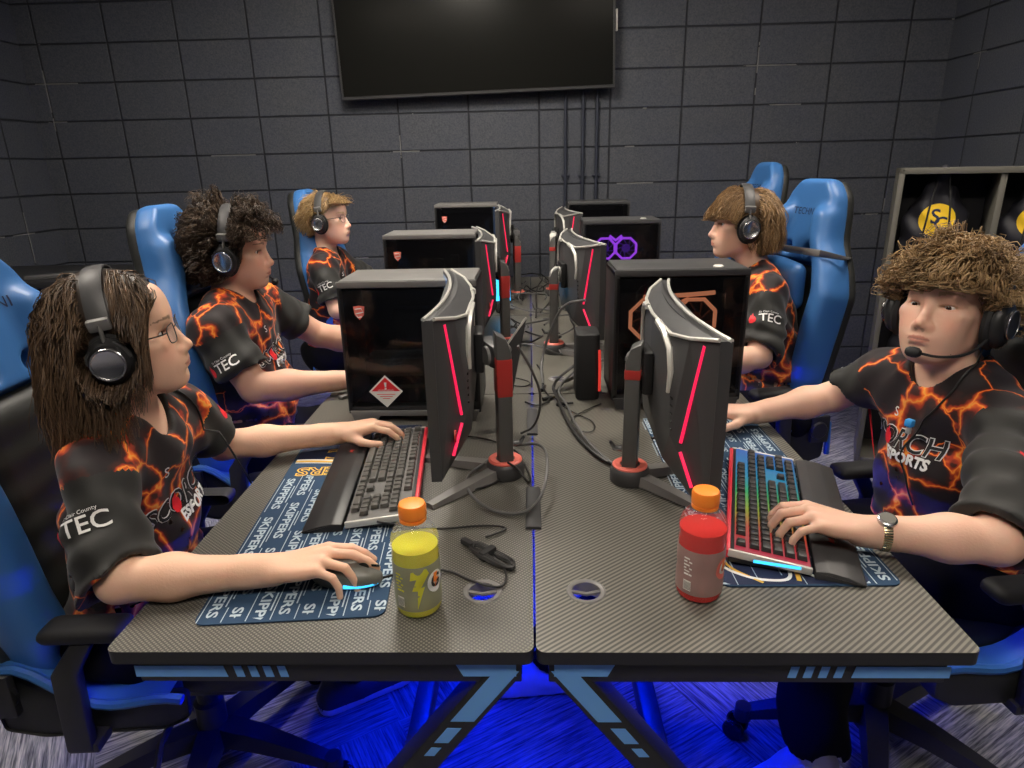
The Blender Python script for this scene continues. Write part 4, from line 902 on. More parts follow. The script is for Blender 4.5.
# ================================================================ BOTTLES
def bottle(loc, rz, liq, lab, label, level):
    r = empty('sports_drink_bottle', loc, R_(rz), label, 'bottle'); r.scale = (1, 1, .885)
    prof = [(.001, .004), (.020, .002), (.030, .0), (.0345, .004), (.0365, .012), (.0365, .05), (.0350, .060), (.0365, .070), (.0365, .108), (.0370, .116), (.0362, .126), (.0375, .134), (.0370, .145), (.0335, .158), (.0270, .168), (.0195, .175), (.0175, .178), (.0175, .196)]
    prof = [(a, z * 1.0) for a, z in prof]
    MB().lathe(prof, n=48).build('bottle_shell', M['clearp'], r)
    lp = [(.0, .004)] + [(a - .0018, max(z, .003)) for a, z in prof if z < level and a > .01] + [(np.interp(level, [z for a, z in prof[3:]], [a for a, z in prof[3:]]) - .0018, level), (0, level)]
    MB().lathe(lp, n=48).build('drink', liq, r)
    c = MB(); n = 60; vs = []; pr = [(.0, .210), (.014, .210), (.0190, .2085), (.0208, .204), (.0206, .186), (.0200, .184), (.0, .184)]
    for a, z in pr:
        for k in range(n): rr = a + (.0006 if k % 2 else 0) * (a > .0186); vs.append((rr * math.cos(2 * PI * k / n), rr * math.sin(2 * PI * k / n), z))
    c.add(vs, [(i * n + k, i * n + (k + 1) % n, i * n + n + (k + 1) % n, i * n + n + k) for i in range(len(pr) - 1) for k in range(n)]); c.build('cap', M['capo'], r)
    MB().lathe([(.0178, .176), (.0205, .177), (.0205, .182), (.0178, .183)], n=40).build('neck_ring', M['capo'], r)
    lb = MB().lathe([(.0368, .018), (.0371, .020), (.0371, .050), (.0356, .060), (.0371, .070), (.0371, .104), (.0368, .106)], n=64).build('label_sleeve', lab, r)
    def onc(x, y, k=0): a = -PI / 2 + x / .0375; rr = np.interp(y, [.05, .06, .07], [.0371, .0356, .0371]) + .0006 + k; return (rr * math.cos(a), rr * math.sin(a), y)
    yel = M['liqy'] if liq is M['liqy'] else M['ringr']
    def disc(cx, cy, rx, ry, mt, nm, k=0, par=None):
        d = MB(); vs = [onc(cx, cy, k)]; 
        for ring in (1, 2, 3):
            for a in range(24): vs.append(onc(cx + rx * ring / 3 * math.cos(a * PI / 12), cy + ry * ring / 3 * math.sin(a * PI / 12), k))
        fs = [(0, 1 + a, 1 + (a + 1) % 24) for a in range(24)] + [(1 + q * 24 + a, 1 + q * 24 + (a + 1) % 24, 25 + q * 24 + (a + 1) % 24, 25 + q * 24 + a) for q in (0, 1) for a in range(24)]
        d.add(vs, fs); return d.build(nm, mt, par or lb)
    lg = disc(.030, .070, .0155, .021, M['whitesticker'] if liq is M['liqy'] else M['ringr'], 'round_logo')
    d = MB(); vs, fs = text_data('G', .036, sub=1, bold=.001); d.add([onc(.030 + v.x * .75, .070 + v.y, .0006) for v in vs], fs); d.build('letter_g', M['black'] if liq is M['liqy'] else M['whitesticker'], lb)
    d = MB(); d.add([onc(x, y, .0008) for x, y in ((.026, .088), (.034, .088), (.031, .076), (.036, .076), (.027, .056), (.029, .070), (.025, .070))], [(0, 1, 2, 6), (2, 3, 5, 6), (3, 4, 5)]); d.build('orange_bolt', M['capo'], lb)
    if liq is M['liqy']:
        d = MB(); d.add([onc(x, y, .0004) for x, y in ((-.010, .098), (.014, .102), (.018, .092), (.004, .066), (.010, .068), (-.003, .024), (-.001, .060), (-.010, .060), (-.002, .084), (-.012, .082))], [(0, 1, 8, 9), (1, 2, 3, 8), (8, 3, 6, 7), (3, 4, 6), (4, 5, 6)]); d.build('green_bolt', M['liqy'], lb)
    d = MB(); cx = -.030
    d.add([onc(cx - .007, .026), onc(cx + .006, .026), onc(cx + .006, .046), onc(cx - .007, .046)], [(0, 1, 2, 3)]); bc = d.build('barcode_patch', M['whitesticker'], lb)
    d = MB()
    for k in range(7): x = cx - .0055 + k * .0017; d.add([onc(x, .028, .0004), onc(x + .0008, .028, .0004), onc(x + .0008, .044, .0004), onc(x, .044, .0004)], [(0, 1, 2, 3)])
    d.build('barcode_bars', M['black'], lb)
    d = MB()
    for k in range(6): y = .056 + k * .0065; d.add([onc(cx - .008, y), onc(cx + .006 - .004 * (k % 2), y), onc(cx + .006 - .004 * (k % 2), y + .003), onc(cx - .008, y + .003)], [(0, 1, 2, 3)])
    d.build('label_text_lines', M['whitesticker'] if liq is not M['liqy'] else M['liqy'], lb)
    return r
bottle((-.183, .105, DZ), 12, M['liqy'], M['labelg'], 'yellow sports drink bottle with orange cap on the left desk', .130)
bottle((.266, .140, DZ), 2, M['liqr'], M['labelr'], 'red sports drink bottle with orange cap on the right desk', .138)

# small white usb stick on the left desk
o = empty('usb_stick', (-.571, 1.115, DZ), R_(62), 'small pale usb stick lying near the edge of the left desks', 'usb stick')
MB().box((0, 0, .006), (.055, .019, .010), .002).build('body', M['mgrey'], o); MB().box((.033, 0, .006), (.014, .012, .005), .0008).build('plug', M['steel'], o)

# ================================================================ CABLES
def smooth_path(pts, it=3):
    P = [Vector(p) for p in pts]
    for _ in range(it):
        Q = [P[0]]
        for a, b_ in zip(P, P[1:]): Q += [a * .75 + b_ * .25, a * .25 + b_ * .75]
        Q.append(P[-1]); P = Q
    return P
def cable(pts, rad, label, mtl='cable', name='cable'):
    Pz = smooth_path([(x, y, z + DZ + rad) for x, y, z in pts]); o0 = Pz[0].copy()
    o = MB().tube([p - o0 for p in Pz], rad, 7).build(name, M[mtl], None, loc=o0); return tag(o, label, 'cable', 'cables on the desks')
cable([(-.10, .60, .02), (-.16, .52, .01), (-.10, .40, .003), (-.02, .375, .003), (.02, .40, .03), (.035, .52, .06), (.02, .63, .05), (-.04, .66, .03)], .0035, 'grey cable looping right across the seam in front of the nearest left stand', 'cableg')
cable([(-.055, .545, .04), (-.03, .52, .035), (-.01, .50, .01), (-.005, .55, .003), (-.02, .62, .003)], .0028, 'short black cable dropping from the clip of the nearest left stand')
cable([(-.28, .165, .003), (-.22, .19, .003), (-.15, .20, .003), (-.10, .16, .003), (-.05, .14, .003), (-.045, .19, .003), (-.07, .235, .003), (-.10, .27, .003)], .0022, 'thin black mouse cable curling past the yellow bottle')
cable([(-.30, .33, .02), (-.19, .325, .003), (-.10, .345, .003), (-.04, .335, .003), (-.09, .30, .003)], .0022, 'thin black keyboard cable running under the nearest left stand')
cable([(-.24, .80, .003), (-.14, .78, .003), (-.08, .74, .003), (-.03, .68, .003), (-.02, .60, .003), (-.10, .50, .003), (-.2, .46, .003)], .0024, 'thin black cable on the desk left of the nearest left stand')
cable([(.20, .60, .003), (.165, .62, .004), (.12, .74, .004), (.09, .90, .004), (.075, 1.05, .01), (.06, 1.15, .02), (.14, 1.25, .05)], .0048, 'thick black cable running from the right stand up toward the red lit box')
cable([(.21, .58, .006), (.18, .60, .008), (.135, .73, .008), (.11, .88, .006), (.10, 1.0, .01), (.07, 1.10, .02), (.15, 1.20, .06)], .0038, 'grey cable beside the thick cable on the right desk', 'cableg')
cable([(.09, 1.0, .003), (.13, .93, .003), (.17, .88, .003), (.16, .80, .003), (.11, .82, .003), (.10, .90, .003), (.16, .98, .003), (.20, 1.02, .003)], .0018, 'thin tangled black cable left of the amber computer')
cable([(.02, 1.42, .003), (.04, 1.30, .004), (.03, 1.18, .003), (.06, 1.06, .003), (.02, 1.0, .003), (-.02, 1.04, .003)], .0028, 'black cable along the seam behind the desk joint')
cable([(.17, 1.25, .26), (.10, 1.30, .24), (.055, 1.36, .12), (.03, 1.36, .02), (.035, 1.2, .003)], .0045, 'grey cable arching down from behind the red lit box', 'cableg')
cable([(-.03, .64, .28), (.0, .66, .22), (.025, .70, .14), (.01, .78, .03), (-.03, .80, .003)], .0032, 'grey cable hanging from the nearest left stand', 'cableg')
cable([(-.10, 1.30, .003), (-.03, 1.26, .003), (.0, 1.22, .003), (-.02, 1.18, .003), (-.07, 1.2, .003)], .002, 'thin loop of black cable just left of the seam')
cable([(.31, .60, .003), (.36, .64, .003), (.40, .71, .003), (.36, .78, .003), (.30, .76, .003)], .0035, 'black cable crossing the far end of the right mat')
# jumble of cables at the back, each its own strand
for k in range(16):
    x = rng.uniform(-.12, .14); y = rng.uniform(1.5, 2.9); pts = []
    for j in range(7):
        pts.append((x, y, rng.uniform(.003, .02 + .08 * rng.random()))); x = np.clip(x + rng.normal(0, .07), -.18, .18); y = np.clip(y + rng.normal(0, .16), 1.45, 3.2)
    cable(pts, rng.uniform(.0022, .0045), 'cable in the tangle at the far middle of the desks', 'cableg' if k % 3 == 0 else 'cable')
for i in bpy.data.objects:
    if i.get('label') == 'cable in the tangle at the far middle of the desks': i['group'] = 'tangled cables at the back'
# coiled cable bundle, tied
r = empty('cable_bundle', (-.075, .235, DZ), R_(-42), 'small tied bundle of black cable on the left desk near the grommet', 'cable bundle')
b = MB()
for k in range(6):
    a = .0045 * (k % 3) - .004; b.tube([((.048 + .006 * (k % 2)) * math.cos(t), (.012 + a * .8) * math.sin(t) , .006 + .004 * (k // 3) + .002 * math.sin(3 * t)) for t in np.linspace(0, 2 * PI, 26)], .0024, 6)
b.build('loops', M['cable'], r); b = MB(); b.box((-.01, 0, .008), (.014, .034, .018), .003); b.build('tie', M['blackm'], r); b = MB(); b.box((-.062, .0, .008), (.03, .012, .012), .003); b.build('plug', M['blackm'], r)
# white connector, jacks
for i, (x, y, rz, mt, lb) in enumerate(((.05, 1.07, 30, 'gold', 'gold tipped audio jack lying right of the seam'), (.035, 1.16, 75, 'black', 'small black ring shaped connector by the desk joint'), (.09, 1.02, 10, 'black', 'black plug end on the right desk near the thick cables'))):
    r = empty('plug', (x, y, DZ), R_(rz), lb, 'plug'); b = MB()
    b.tube([(-.02, 0, .006), (.012, 0, .006)], .006, 10); b.build('body', M['black'], r); b = MB(); b.tube([(.012, 0, .006), (.030, 0, .006)], .0035, 8); b.build('tip', M[mt], r)
r = empty('adapter', (.125, 1.20, DZ), R_(55), 'grey cable adapter lying across the cables by the red lit box', 'adapter'); b = MB(); b.box((0, 0, .028), (.085, .016, .014), .004); b.build('body', M['mgrey'], r); b = MB(); b.tube([(-.04, 0, .028), (-.09, 0, .004)], .004, 6); b.tube([(.04, 0, .028), (.07, 0, .05)], .004, 6); b.build('lead', M['cable'], r)
# spare headset lying among the cables
# ================================================================ PEOPLE
def hframe(yaw, pitch, roll):
    cy, sy, cp, sp = math.cos(yaw), math.sin(yaw), math.cos(pitch), math.sin(pitch)
    F = np.array([cy * cp, sy * cp, sp]); L = np.array([-sy, cy, 0.]); U = np.cross(F, L); cr, sr = math.cos(roll), math.sin(roll)
    return np.array([F, L * cr + U * sr, U * cr - L * sr])
nrm = lambda v: np.asarray(v, float) / np.linalg.norm(v)
V3 = lambda *a: np.array(a, float)

def head_ops(F, E, Mh, eye_open, jaw=1., nose=1., fat=0.):
    W = lambda f, l, u: E + V3(f, l, u) @ Mh
    ell = lambda c, r, k, op='u': F.ell(W(*c), r, Mh, k, op)
    cap = lambda a, b, ra, rb, k, op='u': F.cap(W(*a), W(*b), ra, rb, k, op)
    ell((-.012, 0, .030), (.096, .076, .088), 0)
    ell((.022, 0, -.030), (.062, .0585 + fat * .5, .083), .03)
    for s in (-1, 1):
        cap((-.012, s * (.050 + fat * .5), -.045), (.050, s * .023, -.098 - fat * .2), .017 + fat * .5, .014, .025)
        ell((.050, s * .034, -.036), (.026 + fat * .3, .024 + fat * .3, .026), .02)
        ell((-.008, s * .078, -.008), (.018, .006, .031), .006)
        ell((.052, s * .050, -.016), (.020, .014, .012), .018)
    ell((.062, 0, -.101), (.021, .024, .016), .016)
    cap((.074, -.030, .020), (.074, .030, .020), .011, .011, .014)
    ell((.070, 0, .050), (.018, .05, .03), .03)
    for s in (-1, 1): ell((.097, s * .033, -.001), (.017, .019, .0125), .010, 's')
    for s in (-1, 1): ell((.0635, s * .032, -.002), (.0142, .0150, .0130), .003)
    cap((.080, 0, .012), (.0965, 0, -.034), .0065, .0100 * nose, .010)
    ell((.0995, 0, -.040), (.0115, .0110 * nose, .0092), .008)
    for s in (-1, 1): ell((.092, s * .0115 * nose, -.044), (.009, .0075, .007), .006); ell((.097, s * .0065, -.0525), (.004, .0028, .003), .002, 's')
    ell((.050, 0, -.068), (.036, .036, .036), .03)
    for s in (-1, 1): ell((.034, s * .031, -.062), (.029, .015 + fat, .026), .03)
    ell((.0735, 0, -.066), (.019, .028, .022), .014)
    ell((.0888, 0, -.0655), (.0078, .0215, .0048), .005); ell((.0875, 0, -.0748), (.0078, .0185, .0056), .005)
    cap((.0985, -.019, -.0702), (.0985, .019, -.0702), .0026, .0026, .002, 's')
    ell((.0925, 0, -.086), (.007, .016, .004), .008, 's')
    for s in (-1, 1): ell((.0785, s * .0325, -.0015), (.013, .0150, eye_open), .0012, 's')

def hand_ops(F, W, d, s, up, sc=1., curl=(.35, .5, .35), spread=1., lift=.0, thumb=(.75, .62, -.25), per=None):
    W = np.asarray(W, float); d = nrm(d); up = np.asarray(up, float); up = nrm(up - d * (up @ d)); s = nrm(np.asarray(s) - d * (np.asarray(s) @ d) - up * (np.asarray(s) @ up))
    offs = (.031, .010, -.011, -.030); ln = ((.040, .025, .020), (.044, .029, .021), (.041, .027, .021), (.032, .020, .018)); kl = (.086, .089, .084, .076); tips = []
    for i in range(4):
        K = W + (d * kl[i] + s * offs[i] + up * (lift + (.004, .006, .003, -.002)[i])) * sc
        F.cap(W + s * offs[i] * .62 * sc + up * .001, K, .0145 * sc, .0105 * sc, k=.012)
    F.ell(W + (d * .048) * sc, (.045 * sc, .035 * sc, .0125 * sc), np.array([d, s, up]), .012)
    for i in range(4):
        K = W + (d * kl[i] + s * offs[i] + up * (lift + (.004, .006, .003, -.002)[i])) * sc; p = K; a = 0; r0 = (.0092, .0094, .0090, .0080)[i] * sc
        cu = per[i] if per else curl
        for j in range(3):
            a += cu[j]; sd = offs[i] * 3.2 * spread; dr = nrm(d * math.cos(a) - up * math.sin(a) + s * sd); q = p + dr * ln[i][j] * sc
            F.cap(p, q, r0 * (1 - .09 * j), r0 * (.91 - .10 * j), k=.004 if j == 0 else .0015); p = q
        tips.append(p)
    T = W + (d * .022 + s * .024 - up * .006) * sc; td = nrm(d * thumb[0] + s * thumb[1] + up * thumb[2])
    F.cap(W + d * .01 * sc, T, .014 * sc, .014 * sc, k=.01)
    T2 = T + td * .040 * sc; F.cap(T, T2, .0140 * sc, .0112 * sc, k=.010); td2 = nrm(td + d * .35 - s * .25); T3 = T2 + td2 * .030 * sc; F.cap(T2, T3, .0108 * sc, .0095 * sc, k=.003)
    td3 = nrm(td2 + d * .3 - s * .3); F.cap(T3, T3 + td3 * .022 * sc, .0098 * sc, .0082 * sc, k=.002)
    return tips

def scalp_ok(l, style):
    f, s, u = l[..., 0], np.abs(l[..., 1]), l[..., 2]
    um = np.interp(f, [-.11, -.05, -.02, .02, .045, .065, .09], {'long': [-.055, -.05, -.03, .0, .045, .072, .08], 'curly': [-.06, -.05, -.03, .01, .04, .062, .07], 'mop': [-.04, -.04, -.02, .02, .045, .058, .065], 'wavy': [-.065, -.06, -.035, .01, .04, .056, .06], 'short': [-.05, -.045, -.03, .02, .055, .074, .08]}[style])
    return u > um
def make_hair(E, Mh, style, n, seed, cA, cB, root, loc, vol=1., rad=.0017):
    g = np.random.default_rng(seed); sc, sr = V3(-.012, 0, .030), V3(.098, .078, .090)
    D = g.normal(size=(n * 4, 3)); D /= np.linalg.norm(D, axis=1)[:, None]; Pn = sc + sr * D; D = D[scalp_ok(Pn, style)][:n]; n = len(D); p = sc + sr * D
    nm = D / sr; nm /= np.linalg.norm(nm, axis=1)[:, None]; steps = 11; rn = g.random((n, 8)); sgn = np.where(p[:, 1] > .012, 1., -1.)
    f0, l0, u0 = p.T
    if style == 'long':
        ln = .115 + .095 * rn[:, 0] + .02 * (f0 < 0); dr = nm * .05 + np.stack([np.where(f0 > .03, -.02, -.15), sgn * .8, -.2 * np.ones(n)], 1); grav = .42; lay = .004 + .016 * rn[:, 1] ** 1.3; hel = .0055; hw = 1.5; jit = .085
    elif style == 'curly':
        ln = (.064 + .045 * rn[:, 0]) * vol; dr = nm * .9 + g.normal(size=(n, 3)) * .25; grav = .16; lay = .006 + .022 * rn[:, 1]; hel = .0085; hw = 2.4; jit = .15
        dr[:, 0] -= .25
    elif style == 'mop':
        ln = (.056 + .040 * rn[:, 0]) * vol * np.where((u0 < .02) & (f0 < .03), .5, 1.); dr = nm * .95 + g.normal(size=(n, 3)) * .22 + np.stack([np.where(f0 > -.02, .22, -.15), 0 * f0, 0 * f0], 1); grav = .22 + .12 * (f0 > .05)[:, None]; lay = .006 + .020 * rn[:, 1]; hel = .0095; hw = 2.2; jit = .19
    elif style == 'wavy':
        ln = (.085 + .04 * rn[:, 0]) * vol * np.where((u0 < 0), .75, 1.); dr = nm * .22 + np.stack([np.where(f0 > -.03, .55, -.35), sgn * .15, .0 + 0 * f0], 1) + g.normal(size=(n, 3)) * .12; grav = .40; lay = .005 + .017 * rn[:, 1]; hel = .004; hw = 1.6; jit = .08
    else:
        ln = (.035 + .035 * rn[:, 0] + .04 * (f0 > .02)) * vol; dr = nm * .5 + np.stack([np.where(f0 > .03, .35, -.5), -.75 * (u0 > .05) + sgn * .1, .1 + 0 * f0], 1) + g.normal(size=(n, 3)) * .15; grav = .16; lay = .003 + .012 * rn[:, 1]; hel = .0015; hw = 1.2; jit = .06
    # lock structure: neighbouring strands share their wander
    nl = 130; seeds = g.normal(size=(nl, 3)); seeds /= np.linalg.norm(seeds, axis=1)[:, None]; lock = (D @ seeds.T).argmax(1); LK = style in ('curly', 'mop', 'wavy'); lv = g.normal(size=(nl, steps, 3)) * jit
    dr /= np.linalg.norm(dr, axis=1)[:, None]; dn = Mh @ V3(0, 0, -1); P = [p.copy()]; ds = ln / steps
    for k in range(steps):
        dr = dr + dn * grav + lv[lock, k] + g.normal(size=(n, 3)) * jit * .5; dr /= np.linalg.norm(dr, axis=1)[:, None]; p = p + dr * ds[:, None]
        for c, r in ((sc, sr), (V3(.018, 0, -.035), V3(.066, .066, .085))):
            q = (p - c) / (r + lay[:, None] * np.minimum(1, (k + 1) / 3)); m = np.linalg.norm(q, axis=1); b_ = m < 1; p[b_] = c + (p[b_] - c) / m[b_][:, None]
        P.append(p.copy())
    P = np.stack(P, 1)                         # n, steps+1, 3
    for q in range(nl):       # strands of a lock gather toward its middle
        mm = lock == q
        if mm.sum() > 2: P[mm] += (P[mm].mean(0) - P[mm]) * (np.linspace(0, 1, steps + 1) * (.60 if style == 'curly' else .42 if LK else .22))[None, :, None]
    t = np.linspace(0, 1, steps + 1)[None, :, None]; ph = rn[:, 2] * 6.28 if style not in ('curly', 'mop') else (seeds[lock, 0] * 7 + rn[:, 2] * 1.2)
    if style in ('curly', 'mop', 'wavy', 'long', 'short'):
        T = np.gradient(P, axis=1); T /= np.linalg.norm(T, axis=2)[..., None] + 1e-9; A = np.cross(T, V3(.3, .5, .8)); A /= np.linalg.norm(A, axis=2)[..., None] + 1e-9; B_ = np.cross(T, A)
        w = 2 * PI * hw * t[..., 0] + ph[:, None]; amp = hel * np.minimum(1, t[..., 0] * 3); P = P + A * (np.cos(w) * amp)[..., None] + B_ * (np.sin(w) * amp)[..., None]
    fx = [-.2, -.03, .02, .045, .060, .2]; um = {'long': [-.17, -.16, -.12, -.085, .058, .074], 'curly': [-.11, -.09, -.06, -.01, .036, .042], 'mop': [-.09, -.06, -.015, .018, .026, .030], 'wavy': [-.12, -.10, -.03, .0, .012, .016], 'short': [-.09, -.06, -.02, .03, .056, .06]}[style]
    if style == 'long':
        fm = np.interp(P[..., 2], [-.2, -.1, .0, .04, .07, .10], [.0, .030, .050, .062, .086, .11]) + (rn[:, 4:5] - .5) * .012; cl = P[..., 0] > fm; P[..., 0] = np.where(cl, fm, P[..., 0]); P[..., 1] = np.where(cl, np.sign(P[..., 1]) * np.maximum(np.abs(P[..., 1]), np.interp(P[..., 2], [0, .08, .1], [.066, .045, .0])), P[..., 1])
    else: P[..., 2] = np.maximum(P[..., 2], np.interp(P[..., 0], fx, um) + (g.random(nl)[lock][:, None] * .7 + rn[:, 4:5] * .3 - .3) * .022)
    # hair is pressed down under the headset band
    bandf = np.abs(P[..., 0] + .002) < .024; el = np.sqrt((P[..., 1] / .088) ** 2 + ((P[..., 2] - .0) / .125) ** 2); msk = bandf & (P[..., 2] > .0) & (el > .985)
    k_ = np.where(msk, .985 / np.maximum(el, 1e-6), 1.); P[..., 1] *= k_; P[..., 2] *= k_
    # and beside the ear cups
    cupd = np.sqrt((P[..., 0] + .005) ** 2 + (P[..., 2] + .015) ** 2); m2 = (cupd < .047) & (np.abs(P[..., 1]) > .082); P[..., 1] = np.where(m2, np.sign(P[..., 1]) * .080, P[..., 1])
    T = np.gradient(P, axis=1); T /= np.linalg.norm(T, axis=2)[..., None] + 1e-9; A = np.cross(T, V3(.3, .5, .8)); A /= np.linalg.norm(A, axis=2)[..., None] + 1e-9; B_ = np.cross(T, A)
    rr = rad * (1 - .65 * t[..., 0] ** 1.5)
    ring = np.stack([P + (A * math.cos(a) + B_ * math.sin(a)) * (rr[..., None]) for a in (0, 2.094, 4.189)], 2)       # n, s, 3, 3
    V = ring.reshape(-1, 3); m = steps + 1; base = (np.arange(n) * m * 3)[:, None, None] + (np.arange(steps) * 3)[None, :, None]
    k = np.arange(3)[None, None]; Q = np.stack([base + k, base + (k + 1) % 3, base + 3 + (k + 1) % 3, base + 3 + k], -1).reshape(-1, 4)
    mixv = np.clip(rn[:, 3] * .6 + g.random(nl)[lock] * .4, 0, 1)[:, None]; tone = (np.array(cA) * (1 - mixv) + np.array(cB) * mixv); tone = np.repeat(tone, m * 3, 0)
    # cap of close hair under the strands
    nu, nv = 40, 24; cv = []
    for j in range(nv + 1):
        for i in range(nu): a, b_ = 2 * PI * i / nu, PI * j / nv; cv.append((math.sin(b_) * math.cos(a), math.sin(b_) * math.sin(a), math.cos(b_)))
    cv = np.array(cv); cp = sc + (sr + (.008 if style in ('curly', 'mop', 'long') else .004)) * cv; ok = scalp_ok(cp, style); cf = []
    for j in range(nv):
        for i in range(nu):
            q = (j * nu + i, j * nu + (i + 1) % nu, (j + 1) * nu + (i + 1) % nu, (j + 1) * nu + i)
            if all(ok[x] for x in q): cf.append([x + len(V) for x in q])
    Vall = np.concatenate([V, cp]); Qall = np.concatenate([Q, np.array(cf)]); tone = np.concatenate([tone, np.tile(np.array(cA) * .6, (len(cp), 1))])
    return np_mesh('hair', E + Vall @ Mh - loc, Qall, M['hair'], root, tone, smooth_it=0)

def shoe(root, loc, A, dirv, mt, name='shoe'):
    d = nrm((dirv[0], dirv[1], 0)); s = V3(-d[1], d[0], 0); F = Field(); A = np.asarray(A, float); h0 = V3(A[0], A[1], .0)
    F.cap(h0 - d * .03 + V3(0, 0, .045), h0 + d * .03 + V3(0, 0, .05), .043, .042, k=0); F.cap(h0 + d * .03 + V3(0, 0, .05), h0 + d * .15 + V3(0, 0, .034), .042, .034, k=.03, squash=(s, .86)); F.cap(h0 - d * .02 + V3(0, 0, .05), A + V3(0, 0, .02), .042, .046, k=.02)
    F.put('u', lambda P: np.sqrt(np.maximum(np.abs((P - (h0 + d * .055)) @ d) - .10, 0) ** 2 + np.maximum(np.abs((P - h0) @ s) - .012, 0) ** 2 + np.maximum(np.abs(P[..., 2] - .020) - .004, 0) ** 2) - .034, h0 + d * .055, .17, .004)
    F.plane((0, 0, .006), (0, 0, -1)); F.cap(A + V3(0, 0, .05), A + V3(0, 0, .13), .036, .05, 0.004, 's')
    V, Q = polygonise(F, h0 - .22, h0 + V3(.22, .22, .22), .006); mi = (V[:, 2] < .026).astype(int)
    np_mesh(name, V - loc, Q, [M[mt[0]], M[mt[1]]], root, mi=mi)

def person(key, label, E, ang, J, b=1., res=.003, skin=(.60, .36, .25), eye_open=.0052, hair=None, fat=0., hands=(), lavaseed=0, neckr=.050, arm=1., lean=None, logo=True, shoes=None, legs=True, cuff=(.82, .82), logo_dx=0., logo_dy=0.):
    E = V3(*E); Mh = hframe(*[R_(a) for a in ang]); J = {k: V3(*v) for k, v in J.items()}
    loc = V3(J['pel'][0], J['pel'][1], 0); root = empty('person', tuple(loc), 0, label, 'person', 'seated players')
    nk, pel = J['neck'], J['pel']; U = nrm(nk - pel); S = J['SL'] - J['SR']; S = nrm(S - U * (S @ U)); Fw = np.cross(S, U); MT = np.array([Fw, S, U]); H = lambda t: pel + (nk - pel) * t
    half = np.linalg.norm(J['SL'] - J['SR']) / 2; kx = half / .155
    def torso(F, o, k0=0.):
        F.ell(H(.66) + Fw * .0, (.100 * b + o, .150 * kx * (.6 + .4 * b) + o, .22 + o), MT, k0); F.ell(H(.30) + Fw * .012 * b, ((.112 + fat * 2.6) * b + o, .150 * b + o, .20 + o), MT, .06); F.ell(H(.05), (.12 * b + o, .165 * b + o, .13 + o), MT, .06)
        F.cap(J['SR'] - U * .012 + S * .02, J['SL'] - U * .012 - S * .02, .055 * b + o, .055 * b + o, k=.05)
        nb = nk + (E - nk) * .22
        for sd in ('SR', 'SL'): F.cap(nb - U * .02, J[sd] * .75 + nk * .25 + U * .012, .032 + o, .040 * b + o, k=.045)
    # ---- body: one continuous skin
    F = Field(); torso(F, -.012)
    W = lambda f, l, u: E + V3(f, l, u) @ Mh
    F.cap(nk - U * .05, W(-.022, 0, -.055), neckr * 1.08, neckr, k=.03)
    head_i = len(F.ops); FH = Field(); head_ops(FH, E, Mh, eye_open, fat=fat)
    o0, fn0, c0, r0, k0 = FH.ops[0]; FH.ops[0] = (o0, fn0, c0, r0, .03); F.ops += FH.ops
    tipsall = []
    for sd in ('R', 'L'):
        Sx, Ex = J['S' + sd], J['E' + sd]; F.cap(Sx, Ex, .047 * arm, .040 * arm, k=.02)
        if 'W' + sd in J:
            Wx = J['W' + sd]; dd = nrm(Wx - Ex); mid = Ex + (Wx - Ex) * .35; F.cap(Ex, mid, .040 * arm, .041 * arm, k=.012); F.cap(mid, Wx, .040 * arm, .0255 * arm ** .5, k=.02); F.cap(Wx - dd * .04, Wx + dd * .01, .026 * arm ** .5, .023, k=.015)
    for h_ in hands: tipsall.append(hand_ops(F, **h_))
    for sd in ('R', 'L'):
        if 'K' + sd in J: F.cap(J['H' + sd], J['K' + sd], .07, .05, k=.03); F.cap(J['K' + sd], J['A' + sd], .048, .034, k=.02)
    allp = np.array(list(J.values()) + [E] + [t for tt in tipsall for t in tt]); lo, hi = allp.min(0) - .2, allp.max(0) + .2; lo[2] = max(lo[2], .02)
    V, Q = polygonise(F, lo, hi, res)
    hl = (V - E) @ Mh.T; f, l, u = hl.T; al = np.abs(l)
    tone = np.tile(np.array(skin), (len(V), 1)); hd = (np.linalg.norm(hl, axis=1) < .16)
    def blend(w, c): w = (np.clip(w, 0, 1) * hd)[:, None]; tone[:] = tone * (1 - w) + np.array(c) * w
    sk = np.array(skin)
    blend(.45 * np.exp(-((f - .07) / .03) ** 2 - ((al - .040) / .02) ** 2 - ((u + .035) / .02) ** 2), sk * (1.0, .68, .66))
    blend(.35 * np.exp(-((f - .11) / .012) ** 2 - (l / .014) ** 2 - ((u + .04) / .012) ** 2), sk * (1.0, .66, .62))
    lw = (1 - ((al / .0225) ** 2)) * .0075; blend(np.where((f > .078) & (np.abs(u + .0702) < lw), .7, 0), (sk[0] * .78, sk[1] * .42, sk[2] * .45))
    blend(np.where((f > .080) & (np.abs(u + .0702) < .0012) & (al < .021), .6, 0), sk * .25)
    hc = np.array(hair[4]) * .9; bl = .0032 + .002 * np.clip((.03 - al) / .02, -1, 1); blend(np.where((f > .055) & (al > .014) & (al < .052) & (np.abs(u - (.0215 + .004 * np.sin((al - .014) / .038 * 2.6))) < bl), .8, 0), hc)
    ed = np.sqrt(((al - .0325) / .0155) ** 2 + ((u + .0015) / (eye_open + .0026)) ** 2); blend(np.where((f > .06) & (ed < 1.0) & (u > -.0015), .75, 0), hc * .5 + sk * .08); blend(np.where((f > .06) & (ed < 1.15), .35, 0), sk * (.8, .55, .5))
    blend(np.where((f > .088) & (u < -.049) & (u > -.056) & (al < .0095) & (al > .0035), .45, 0), sk * .2)
    np_mesh('body', V - loc, Q, M['skin'], root, tone)
